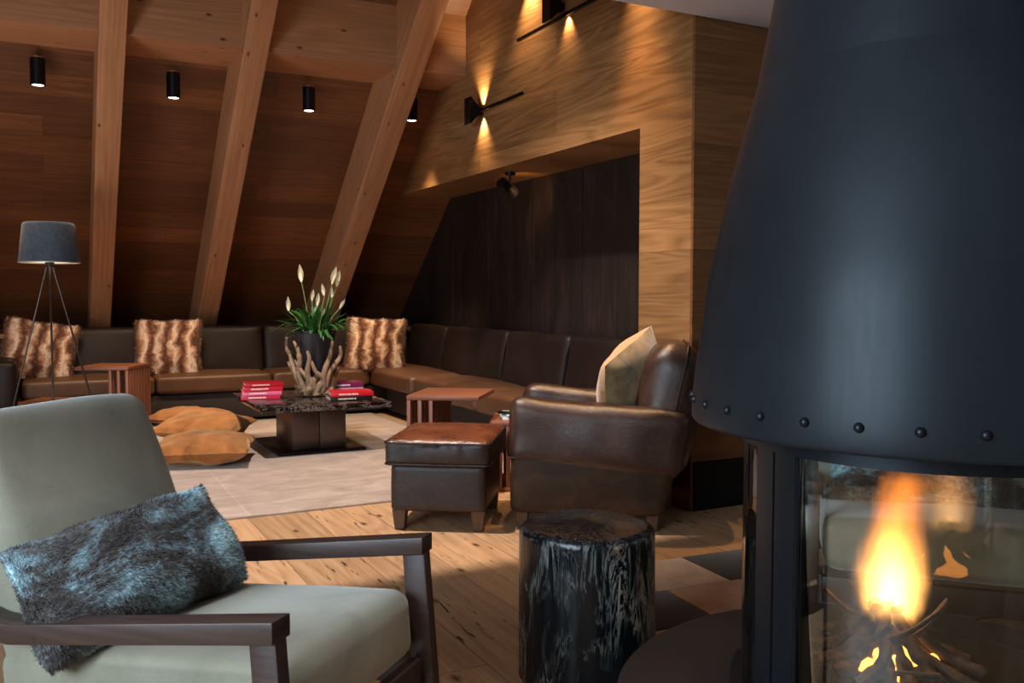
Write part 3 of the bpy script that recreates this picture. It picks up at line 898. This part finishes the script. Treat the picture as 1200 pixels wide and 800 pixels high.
# ------------------------------------------------------------------ worn leather club chair
def taper_leg(x, y, h, a, b_, dx=0, dy=0):
    return bev_all(hexa([(x-b_+dx, y-b_+dy, 0), (x+b_+dx, y-b_+dy, 0), (x+b_+dx, y+b_+dy, 0), (x-b_+dx, y+b_+dy, 0),
                 (x-a, y-a, h), (x+a, y-a, h), (x+a, y+a, h), (x-a, y+a, h)]), .004, 1)
cl = room(.455, 4.545)
club = empty('club_chair', cl, heading(-.993, .12), 'worn dark brown leather club chair with rolled arms, facing the ottoman', 'armchair')
for s, nm in ((1, 'near'), (-1, 'far')):
    def low(q, u, s=s):
        k = (q.z-.1)/.28
        if q.x < 0: q.x *= (.74+.16*k)
        return q
    o = rbox((.84, .15, .30), .035, 16, (0, .01, 0), .005, 5, M=T((0, s*.325, .235)), seed=3+s)
    for v in o.verts:
        k = (v.co.z-.09)/.29
        if v.co.x < 0: v.co.x *= (.72+.17*k)
    obj('arm_panel', o, m_club2, club)
    o = rbox((.86, .19, .31), .06, 20, (.0, .014, .008), .010, 6, M=T((0, s*.318, .468)), seed=7+s)
    for v in o.verts:
        k = (v.co.x-.43)/.86
        v.co.z += .055*k+.012*math.exp(-((v.co.x-.36)/.09)**2)
        if v.co.x < 0: v.co.x *= (.90+.14*(v.co.z-.34)/.28)
    obj('armrest', o, m_club, club)
    pts = [(.425, s*.405, .352), (.2, s*.413, .345), (0, s*.413, .33), (-.2, s*.411, .315), (-.345, s*.40, .303)]
    obj('seam', tube(bez(pts, 6), .0045, 6), m_pipe, club)
o = rbox((.29, .60, .64), .12, 20, (.02, .0, .02), .010, 6)
o.transform(T((-.32, 0, .555), ry=math.radians(-12)))
obj('backrest', o, m_club, club)
# welt that follows the rounded outer edge of the back
pts = []
for i in range(25):
    a = -.15+PI*1.1*i/24
    pts.append(Vector((-.045, .285*math.cos(a)*1.02, .245*math.sin(a)*1.0+.06)))
pts = [Vector((-.02, .304, -.22))]+[Vector((-.02, math.copysign(min(.30, .36*abs(math.cos(PI*i/18))), math.cos(PI*i/18)), .08+.262*min(1, 1.25*math.sin(PI*i/18)))) for i in range(0, 19)]+[Vector((-.02, -.304, -.22))]
bm = tube(bez(pts, 3), .0055, 6); bm.transform(T((-.33, 0, .552), ry=math.radians(-12)))
obj('back_welt', bm, m_pipe, club)
obj('seat_cushion', rbox((.72, .42, .17), .05, 18, (.02, 0, .02), .007, 5, M=T((.10, 0, .375)), seed=2), m_club, club)
obj('front_rail', rbox((.10, .50, .20), .03, 10, (.01, 0, 0), .003, 5, M=T((.34, 0, .19))), m_club2, club)
obj('back_panel', rbox((.10, .60, .26), .03, 12, (.01, 0, 0), .003, 5, M=T((-.29, 0, .22))), m_club2, club)
for x in (.37, -.25):
    for s in (1, -1): obj('leg', taper_leg(x, s*.31, .10, .032, .024), m_legw, club)
# cushion in the club chair
m_olive = mk_olive = suede('olive_brown_velvet_fur', srgb(76, 60, 34), srgb(150, 126, 88), .8, 11)
m_tan = suede('tan_velvet', srgb(176, 128, 86), srgb(200, 152, 108), .5, 6)
bm = pillow(.46, .47, .27, 34, .02, .010, 6, 4, ex=.5)
bm.faces.ensure_lookup_table()
for f in bm.faces:
    f.material_index = 1 if f.calc_center_median().y < 0 else 0
cc = room(.59, 4.50)
t = empty('throw_cushion', (cc.x, cc.y, .665), 0, 'tan and olive brown velvet cushion propped in the leather club chair', 'cushion')
t.rotation_euler = (math.radians(14), math.radians(-24), heading(1, 1.2))
obj('cover', bm, [m_tan, m_olive], t)

# ------------------------------------------------------------------ ottoman
l_ = Vector((.12, .993))
oc_ = Vector((-.585, 4.21))
och = oc_+Vector((.993, -.12))*.235+l_*.27
q = room(och.x, och.y)
ott = empty('ottoman', q, heading(.993, -.12), 'square brown leather ottoman with a loose top cushion and tapered feet', 'ottoman')
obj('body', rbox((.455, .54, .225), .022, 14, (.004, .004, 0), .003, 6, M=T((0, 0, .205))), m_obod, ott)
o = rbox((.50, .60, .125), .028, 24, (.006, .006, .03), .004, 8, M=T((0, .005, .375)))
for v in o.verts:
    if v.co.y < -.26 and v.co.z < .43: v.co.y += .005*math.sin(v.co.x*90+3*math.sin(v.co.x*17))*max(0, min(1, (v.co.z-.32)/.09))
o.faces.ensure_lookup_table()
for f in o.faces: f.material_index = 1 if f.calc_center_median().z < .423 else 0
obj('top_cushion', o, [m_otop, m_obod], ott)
bm = bmesh.new()
def loop(w_, d_, z, r):
    P = []
    for (cx_, cy_, a0) in ((w_/2-r, d_/2-r, 0), (-w_/2+r, d_/2-r, 90), (-w_/2+r, -d_/2+r, 180), (w_/2-r, -d_/2+r, 270)):
        for k in range(5):
            a = math.radians(a0+k*22.5); P.append((cx_+r*math.cos(a), cy_+.005+r*math.sin(a), z))
    P.append(P[0]); return P
obj('piping', tube(loop(.504, .604, .422, .03), .005, 6), m_pipe, ott)
obj('piping', tube(loop(.502, .602, .322, .03), .005, 6), m_pipe, ott)
for x in (-.19, .19):
    for s in (1, -1): obj('leg', taper_leg(x, s*.225, .10, .034, .024), m_legw, ott)

# ------------------------------------------------------------------ black stump stool
st = room(.222, 2.60)
bm = bmesh.new()
n_, zs = 96, [0, .01, .05, .12, .2, .28, .36, .42, .437, .445, .449]
g = []
for zi, z in enumerate(zs):
    row = []
    for k in range(n_):
        a = 2*PI*k/n_
        r = .193*(1+.035*noise.noise(Vector((math.cos(a)*1.5, math.sin(a)*1.5, z*1.2)))+.018*noise.noise(Vector((math.cos(a)*6, math.sin(a)*6, z*2))))
        r *= 1.04-.03*(z/.45)
        if zi == 8: r -= .003
        if zi == 9: r -= .009
        if zi == 10: r -= .02
        row.append(bm.verts.new((r*math.cos(a), r*math.sin(a), z)))
    g.append(row)
for i in range(len(zs)-1):
    for k in range(n_): bm.faces.new([g[i][k], g[i][(k+1) % n_], g[i+1][(k+1) % n_], g[i+1][k]])
c0 = bm.verts.new((0, 0, .449))
for k in range(n_): bm.faces.new([g[-1][k], g[-1][(k+1) % n_], c0])
bm.faces.new(g[0][::-1])
o = obj('stump_stool', bm, m_stump); o.location = st; o.rotation_euler = (0, 0, .4)
setp(o, 'glossy black petrified wood stump stool with white streaks', 'stool')

# ------------------------------------------------------------------ fireplace
FC = room(.862, 1.853)
FR = math.radians
phc = -114.95
def ph(beta): return FR(phc-beta)
fire = empty('fireplace', FC, -YA, 'round dark steel fireplace with riveted flaring hood and curved glass', 'fireplace')
outer = [(.474, .853), (.4785, .862), (.4777, .90), (.4715, .962), (.460, 1.046), (.446, 1.148), (.428, 1.24), (.406, 1.341), (.380, 1.441), (.352, 1.549), (.331, 1.638), (.310, 1.745), (.275, 1.95), (.25, 2.15), (.235, 2.35), (.23, 2.515)]
inner = [(r-.008, z+(.0 if i else .0)) for i, (r, z) in enumerate(outer)][::-1]
pr_ = [outer[0]]+[tuple(v) for v in [(Vector((a, b_, 0))).xy for a, b_ in outer[1:]]]
def smooth_prof(P, n=5):
    return [(v.x, v.y) for v in bez([(r, z, 0) for r, z in P], n)]
hood = obj('hood', lathe(smooth_prof(outer)+[(.20, 2.515), (.20, 2.4), (.36, 1.5), (.45, .95), (.466, .853)], 128, closed=True), m_hood, fire, angle=50)
for k in range(32):
    a = FR(180)+(-.059+.19635*k)
    bm = lathe([(0, .009), (.004, .0082), (.0075, .0055), (.009, .001), (.009, 0), (0, 0)], 14)
    bm.transform(Matrix.Translation((.4775*math.cos(a), .4775*math.sin(a), .90)) @ Matrix.Rotation(a, 4, 'Z') @ Matrix.Rotation(FR(90), 4, 'Y'))
    obj('rivet', bm, m_frame, hood)
obj('top_ring', lathe([(.30, .815), (.376, .815), (.376, .885), (.45, .885), (.45, .895), (.30, .895)], 96, closed=True), m_frame, fire)
def arc(r0, r1, z0, z1, b0, b1, n=24):
    a0, a1 = ph(b1), ph(b0)
    return lathe([(r0, z0), (r1, z0), (r1, z1), (r0, z1)], n, closed=True, a0=a0, a1=a1)
door = obj('door_frame', arc(.352, .376, .29, .815, 36.4, 44.6, 8), m_frame, fire)
d2 = arc(.352, .376, .29, .815, -44.6, -36.4, 8); obj('door_frame', d2, m_frame, fire)
obj('post', arc(.35, .374, .29, .815, 46, 55.2, 6), m_frame, fire)
obj('post', arc(.35, .374, .29, .815, -55.2, -46, 6), m_frame, fire)
obj('door_seal', arc(.352, .368, .29, .815, 44.6, 46, 2), plain('rope_seal', srgb(26, 26, 28), .9, ns=300, bump=1), fire)
obj('post', arc(.35, .374, .29, .815, 121, 128, 6), m_frame, fire); obj('post', arc(.35, .374, .29, .815, 232, 239, 6), m_frame, fire)
obj('door_glass', arc(.363, .367, .29, .815, -36.4, 36.4, 48), m_glass, fire)
obj('side_glass', arc(.363, .367, .29, .815, 55.2, 121, 32), m_glass, fire)
obj('side_glass', arc(.363, .367, .29, .815, 128, 232, 48), m_glass, fire)
obj('side_glass', arc(.363, .367, .29, .815, 239, 304.8, 32), m_glass, fire)
obj('bottom_ring', lathe([(.34, .25), (.39, .25), (.39, .29), (.34, .29)], 96, closed=True), m_frame, fire)
obj('firebed', lathe([(0, .262), (.345, .262), (.345, .30), (.22, .325), (.12, .337), (0, .337)], 64), plain('fire_brick_bed', srgb(20, 17, 15), .9, bump=.4, spec=.1), fire)
obj('hearth_disc', lathe([(0, .225), (.63, .225), (.637, .23), (.637, .245), (.632, .25), (0, .25)], 128), m_disc, fire)
obj('plinth', lathe([(0, 0), (.52, 0), (.52, .225), (0, .225)], 96), m_plinth, fire)

# fire: branches, embers, flame
PC = room(.782, 1.85)
rr = random.Random(21)
BZ = .335
lbls = 'charred branch leaning in the fire'
def branch(a, r0, z1, rad, lean_, k, fork=False, cross=0.0):
    P = [(r0*math.cos(a), r0*math.sin(a), .015+rad), ((r0*.6)*math.cos(a+.1+cross*.4), r0*.6*math.sin(a+.1+cross*.4), z1*.45), (.03*math.cos(a+lean_+cross), .03*math.sin(a+lean_+cross), z1)]
    P.append((-.03*math.cos(a+lean_), -.03*math.sin(a+lean_), z1+.018))
    pts = bez(P, 8); n2 = len(pts)
    pts = [p+Vector((noise.noise(Vector((i*.35, k, 0))), noise.noise(Vector((i*.35, k, 5))), noise.noise(Vector((i*.35, k, 9)))))*.008 for i, p in enumerate(pts)]
    bm = tube(pts, [rad*(1.1-.35*i/n2)*(1+.22*noise.noise(Vector((i*.6, k, 3)))) for i in range(n2)], 9)
    if fork:
        m = pts[n2//2]; d = Vector((math.cos(a+1.6), math.sin(a+1.6), .5))
        add_tube(bm, bez([m, m+d*.05, m+d*.10+Vector((0, 0, .02))], 5), [rad*.7, rad*.68, rad*.62, rad*.6, rad*.58, rad*.55, rad*.52, rad*.5, rad*.45, rad*.4, rad*.35][:11], 8)
    return bm
for k in range(22):
    a = 2*PI*k/22+rr.uniform(-.12, .12)
    bm = branch(a, rr.uniform(.14, .20), rr.uniform(.075, .125), rr.uniform(.008, .0145), rr.uniform(-.6, .6), k, k % 3 == 0, rr.uniform(-.4, .4))
    o = obj('branch', bm, m_bark); o.location = PC+Vector((0, 0, BZ-.005)); o.rotation_euler = (0, 0, -YA)
    setp(o, 'charred forked branch leaning into the teepee of the fire' if k % 3 == 0 else 'charred straight branch leaning into the teepee of the fire', 'firewood', 'forked branches in the fire' if k % 3 == 0 else 'straight branches in the fire')
for k in range(12):
    a = rr.uniform(0, 2*PI); r = rr.uniform(.02, .12)
    c_ = Vector((r*math.cos(a), r*math.sin(a), .012)); d = Vector((math.cos(a+1.3), math.sin(a+1.3), rr.uniform(-.02, .25))).normalized()*rr.uniform(.05, .10)
    if d.z > 0: c_.z += d.z
    pts = bez([c_-d, c_+Vector((0, 0, .004)), c_+d], 5)
    o = obj('twig', tube(pts, rr.uniform(.006, .011), 7), m_bark); o.location = PC+Vector((0, 0, BZ)); o.rotation_euler = (0, 0, -YA)
    setp(o, 'short charred twig lying in the bed under the burning branches', 'firewood', 'twigs under the fire')
m_ember = emis('ember_glow', (1, .30, .04, 1), 7)
bm = bmesh.new()
for k in range(44):
    a = rr.uniform(0, 2*PI); r = rr.uniform(0, .10)
    b = bmesh.new(); bmesh.ops.create_icosphere(b, subdivisions=2, radius=1)
    s_ = rr.uniform(.010, .024)
    for v in b.verts: v.co = v.co*s_*(1+.35*noise.noise(v.co*2+Vector((k, 0, 0))))+Vector((r*math.cos(a), r*math.sin(a), .02+.055*(1-r/.10)*rr.random()))
    merge(bm, b)
o = obj('embers', bm, m_ember, angle=None); o.location = PC+Vector((0, 0, BZ)); setp(o, 'glowing orange embers heaped under the branches', 'embers', kind='stuff')
def mk_flame():
    w = NT('flame_volume'); w.N.remove(w.b)
    sx = w.n('ShaderNodeSeparateXYZ'); w.l(w.obj(), sx.inputs[0])
    x, y, z = sx.outputs
    h = w.math('DIVIDE', z, .40, clamp=True)
    n1 = w.n('ShaderNodeTexNoise', noise_dimensions='3D'); w.l(w.mapping((1, 1, .45)), n1.inputs['Vector'])
    n1.inputs['Scale'].default_value = 13; n1.inputs['Detail'].default_value = 2
    sh = w.math('MULTIPLY', w.math('SUBTRACT', n1.outputs['Fac'], .5), w.math('MULTIPLY', h, .10))
    cx = w.math('ADD', w.math('MULTIPLY', w.math('MULTIPLY', h, h), .025), sh)
    dx = w.math('SUBTRACT', x, cx)
    r = w.math('SQRT', w.math('ADD', w.math('MULTIPLY', dx, dx), w.math('MULTIPLY', y, y)))
    prof = w.ramp(h, [(0, G(.022)), (.12, G(.036)), (.26, G(.070)), (.42, G(.080)), (.7, G(.068)), (.92, G(.060)), (1, G(.03))])
    pb = w.n('ShaderNodeRGBToBW'); w.l(prof, pb.inputs[0])
    n2 = w.noise(w.mapping((1, 1, .22)), 34, 3, .6)
    d = w.math('DIVIDE', w.math('SUBTRACT', w.math('ADD', pb.outputs[0], w.math('MULTIPLY', w.math('SUBTRACT', n2, .5), .045)), r), .06, clamp=True)
    top = w.ramp(h, [(0, G(.7)), (.25, G(1)), (.48, G(.55)), (.66, G(.26)), (.9, G(.16)), (1, G(0))])
    tb = w.n('ShaderNodeRGBToBW'); w.l(top, tb.inputs[0])
    st = w.math('MULTIPLY', w.math('MULTIPLY', w.math('POWER', d, 1.6), tb.outputs[0]), 175)
    e = w.n('ShaderNodeEmission'); w.l(w.ramp(h, [(.35, (1, .42, .10, 1)), (.75, (1, .24, .02, 1))]), e.inputs[0]); w.l(st, e.inputs[1])
    w.l(e.outputs[0], w.out.inputs['Volume'])
    w.m.cycles.volume_step_rate = .4 if hasattr(w.m.cycles, 'volume_step_rate') else 1
    return w.m
m_flame = mk_flame()
fl = obj('flame', lathe([(0, 0), (.075, .0), (.10, .06), (.115, .2), (.105, .36), (.06, .40), (0, .41)], 32), m_flame)
fl.location = PC+room(.012, 0)+Vector((0, 0, BZ+.03)); fl.rotation_euler = (0, 0, -YA)
setp(fl, 'tall orange and white flame rising from the branches behind the glass', 'flame')
point('fire_glow', PC+Vector((0, 0, .60)), 3.2, (1, .45, .14), 0.0)

# ------------------------------------------------------------------ sage lounge chair (x = front, origin under the front of the arms)
def bar(p, q_, w_, h_, bev=.004):
    """rectangular bar from p to q; w_ across (y), h_ in the other direction"""
    p, q_ = Vector(p), Vector(q_)
    d = (q_-p); L = d.length; d.normalize()
    yv = Vector((0, 1, 0)); n_ = d.cross(yv).normalized()
    pts = []
    for e, P in ((0, p), (1, q_)):
        for a, b_ in ((-1, -1), (1, -1), (1, 1), (-1, 1)):
            pts.append(P+yv*a*w_/2+n_*b_*h_/2)
    return bev_all(hexa(pts), bev, 2)
def lounge(loc, rz, label, hw=.282, name='lounge_chair', cat='armchair'):
    t = empty(name, loc, rz, label, cat)
    iw = (hw-.027)*2
    for s in (1, -1):
        y = s*hw
        bm = bar((-.002, y, .545), (.04, y, 0), .034, .056); obj('leg', bm, m_walnut, t)
        bm = bar((-.70, y, .5), (-.90, y, 0), .034, .056); obj('leg', bm, m_walnut, t)
        top = [(.028, .570), (-.58, .486), (-.64, .490), (-.84, .535)]
        bot = [(-.84, .495), (-.64, .450), (-.58, .446), (.028, .530)]
        bm = prism(top+bot, 'Y', y-.027, y+.027); obj('armrest', bev_all(bm, .003, 2), m_walnut, t, angle=25)
        bm = bar((.0, y, .255), (-.76, y, .21), .03, .07); obj('side_rail', bm, m_walnut, t)
    obj('front_rail', box((.012, 0, .255), (.03, iw, .075), .004), m_walnut, t)
    obj('rear_rail', box((-.68, 0, .22), (.03, iw, .07), .004), m_walnut, t)
    o = rbox((.70, iw-.005, .155), .04, 22, (.004, .002, .014), .004, 4, M=T((-.335, 0, .352), ry=math.radians(-5)))
    obj('seat_cushion', o, m_suede, t)
    o = rbox((.135, iw-.01, .56), .045, 20, (.02, .004, .012), .006, 4, M=T((-.70, 0, .60), ry=math.radians(-23)))
    obj('back_cushion', o, m_suede, t)
    return t
lc = room(-.32, 1.775)
lrz = heading(.936, -.353)
lounge(lc, lrz, 'sage green velvet lounge chair with dark walnut arms at the left front')
def fur_bolster(M, label, n, seed, W=.50, Hh=.25):
    bm = pillow(W, Hh, .20, 30, .035, .014, 8, seed, ex=.40)
    t = empty('fur_pillow', label=label, cat='cushion')
    t.matrix_world = M
    obj('cover', bm.copy(), m_furb, t)
    f = obj('fur_pile', fur(bm, n, .009, .0008, seed, Vector((.5, 0, -.6)).normalized(), .9), m_furb, t, smooth=False); f['kind'] = 'stuff'
    bm.free(); return t
chM = Matrix.Translation(lc) @ Matrix.Rotation(lrz, 4, 'Z')
fur_bolster(chM @ T((-.50, -.06, .535), ry=math.radians(-30)) @ Matrix.Rotation(FR(80), 4, 'Z'), 'blue grey fur pillow lying on the sage lounge chair at the left front', 42000, 8)
# settee and fur pillow added as stand-ins for a reflection in the glass
l2 = room(1.34, 2.45, .011)
r2 = heading(-.30, -.95)
lounge(l2, r2, 'wide sage velvet settee added behind the fireplace glass to stand for a reflection', .48, 'settee', 'sofa')
chM = Matrix.Translation(l2) @ Matrix.Rotation(r2, 4, 'Z')
fur_bolster(chM @ T((-.42, 0, .56), ry=math.radians(-26)) @ Matrix.Rotation(FR(90), 4, 'Z'), 'long blue grey fur pillow on the settee added behind the fireplace glass', 16000, 12, .88, .27)

# ------------------------------------------------------------------ tripod floor lamp
lp = room(-3.24, 6.3)
lamp = empty('floor_lamp', lp, -YA, 'tripod floor lamp with thin dark legs and a slate blue fabric shade', 'lamp')
obj('lamp_shade', lathe([(.197, 1.345), (.168, 1.60), (.160, 1.618), (.150, 1.622), (0, 1.622), (0, 1.612), (.15, 1.612), (.160, 1.60), (.190, 1.345)], 64), m_lampsh, lamp, angle=60)
obj('diffuser', lathe([(0, 1.348), (.186, 1.348), (.186, 1.352), (0, 1.352)], 48), emis('lamp_diffuser', (1, .85, .66, 1), 1.6), lamp)
obj('shade_ring', lathe([(.188, 1.340), (.199, 1.340), (.199, 1.347), (.188, 1.347)], 64, closed=True), plain('lamp_ring', srgb(190, 176, 160), .4, .3), lamp)
obj('stem', tube([(0, 0, 1.33), (0, 0, 1.60)], .008, 10), m_black, lamp)
obj('hub', lathe([(0, 1.31), (.03, 1.31), (.03, 1.345), (0, 1.345)], 24), m_black, lamp)
m_lleg = plain('lamp_leg_metal', srgb(70, 66, 64), .35, .7)
for a in (177, -63, 57):
    a = FR(a)
    obj('leg', tube([(.02*math.cos(a), .02*math.sin(a), 1.325), (.385*math.cos(a), .385*math.sin(a), 0)], [.0075, .006], 10), m_lleg, lamp)

# ------------------------------------------------------------------ slatted side tables
def ctable(loc, rz, W, D, h_, side, label):
    """top slab carried at one end by a box of upright slats, with a slatted foot"""
    t = empty('side_table', loc, rz, label, 'side table', 'slatted wooden side tables')
    obj('tabletop', box((0, 0, h_-.013), (W, D, .026), .003), m_redw, t)
    bw = .15
    x0 = side*(W/2-bw/2)
    nx, ny = 3, 8
    for i in range(nx):
        for sy in (-1, 1):
            x = x0-bw/2+.012+(bw-.024)*i/(nx-1)
            obj('slat', box((x, sy*(D/2-.012), (h_-.026)/2+.012), (.022, .022, h_-.05), .002), m_redv, t)
    for j in range(1, ny):
        for sx_ in (-1, 1):
            y = -D/2+.012+(D-.024)*j/ny
            obj('slat', box((x0+sx_*(bw/2-.012), y, (h_-.026)/2+.012), (.022, .022, h_-.05), .002), m_redv, t)
    obj('foot', box((0, 0, .013), (W, D, .026), .003), m_redw, t)
    return t
q = room(-3.09, 6.93)
ctable((q.x, q.y, 0), -YA, .40, .42, .575, 1, 'red brown slatted side table between the floor lamp and the sofa')
q = room(-.345, 5.12)
ctable((q.x, q.y, .012), -YA-FR(10), .41, .44, .55, -1, 'red brown slatted side table just behind the ottoman')
# slatted cubes
def cube_table(loc, rz, W, D, h_, label):
    t = empty('side_table', loc, rz, label, 'side table', 'slatted wooden side tables')
    obj('tabletop', box((0, 0, h_-.012), (W, D, .024), .003), m_redw, t)
    obj('foot', box((0, 0, .012), (W, D, .024), .003), m_redw, t)
    n_ = 9
    for j in range(n_):
        u = -.5+j/(n_-1)
        for s in (-1, 1):
            obj('slat', box((u*(W-.03), s*(D/2-.012), h_/2), (.024, .02, h_-.046), .002), m_redv, t)
            if 0 < j < n_-1: obj('slat', box((s*(W/2-.012), u*(D-.03), h_/2), (.02, .024, h_-.046), .002), m_redv, t)
    return t
q = room(.085, 5.24); mtq = q.copy()
cube_table((q.x, q.y, 0), -YA-FR(4), .40, .42, .40, 'slatted wooden cube table between the ottoman and the club chair, with magazines')
q = room(-3.47, 6.72)
cube_table((q.x, q.y, 0), -YA-FR(2), .32, .34, .33, 'low red brown slatted table beneath the floor lamp, left of the taller one')
def mag(loc, rz, s, col, label, th=.006):
    t = empty('magazine', loc, rz, label, 'magazine', 'magazines on the cube table')
    obj('pages', box((0, 0, th/2), (s[0], s[1], th), .001), plain('magazine_paper', srgb(224, 228, 230), .5), t)
    obj('cover', box((0, 0, th+.0006), (s[0]-.002, s[1]-.002, .001)), plain('magazine_cover', col, .3), t)
    return t
z = .40
mag((mtq.x, mtq.y, z), -YA+.1, (.30, .23), srgb(196, 208, 214), 'pale blue grey magazine at the bottom of the pile on the cube table', .012)
mag((mtq.x+.01, mtq.y, z+.0135), -YA-.12, (.29, .22), srgb(150, 190, 196), 'pale teal magazine in the middle of the pile on the cube table', .008)
mag((mtq.x-.005, mtq.y-.01, z+.023), -YA+.25, (.27, .20), srgb(226, 230, 232), 'white magazine on top of the pile on the cube table', .006)
q = room(-.02, 5.16)
t = empty('remote_control', (q.x, q.y, z+.031), -YA-.35, 'small black remote control lying on the magazines on the cube table', 'remote')
obj('case', box((0, 0, .008), (.12, .055, .016), .005), m_black, t)
obj('keypad', box((.0, 0, .0165), (.08, .035, .002), .0005), plain('grey_keys', srgb(120, 126, 130), .5), t)

# ------------------------------------------------------------------ light
area('window_and_fill_light', (-2.55, .45, 1.68), (.6, 1.5, .5), 165, COOL, 2.3, 1.4)
q = room(-.55, 1.35)
spot('seat_fill_spot', (q.x, q.y, 2.5), (q.x+.12, q.y+.12, 0), 95, (.93, .97, 1), 54, .8, .08)  # unseen spot added to brighten the sage seat; the ceiling holds no fixture
area('window_and_fill_light', (6.9, .2, 1.7), (2.3, 1.9, .4), 12, COOL, 2.0, 1.4)  # unseen fill added to brighten the settee; the right wall has no window
spot('roof_beam', (.6, 3.97, 5.0), (1.5, 4.9, 0), 1350, (1, .84, .73), 62, .35, .08)
area('purlin_up_fill', (-1.5, 5.4, .6), (.6, 6.7, 2.8), 30, (1, .80, .68), 1.4, 1.0)  # off-view fill added to light the purlin and rafters from below
area('room_fill', (-3.6, 3.4, 2.4), (1.6, 6.2, 1.2), 10, (1, .86, .78), 1.5, 1.5)
spot('corner_beam', (2.72, 4.15, 3.1), (2.75, 3.95, 0), 100, (1, .55, .24), 50, .6, .04)
w_ = bpy.data.worlds.new('world'); sc.world = w_; w_.use_nodes = True
w_.node_tree.nodes['Background'].inputs[0].default_value = (.5, .65, .9, 1)
w_.node_tree.nodes['Background'].inputs[1].default_value = .4

# ------------------------------------------------------------------ camera
cam = bpy.data.cameras.new('camera'); co = bpy.data.objects.new('camera', cam); COL.objects.link(co)
cam.sensor_width = 36; cam.lens = 1050/1200*36; cam.clip_start = .05
co.location = (0, 0, H); co.rotation_euler = (FR(87), 0, -YA)
sc.camera = co
vs = sc.view_settings
vs.view_transform = 'Standard'; vs.look = 'None'; vs.gamma = 1; vs.use_curve_mapping = False; vs.exposure = 0
sc.cycles.use_denoising = True
sc.cycles.sample_clamp_indirect = 6
sc.cycles.max_bounces = 8; sc.cycles.transparent_max_bounces = 16
sc.cycles.volume_max_steps = 256
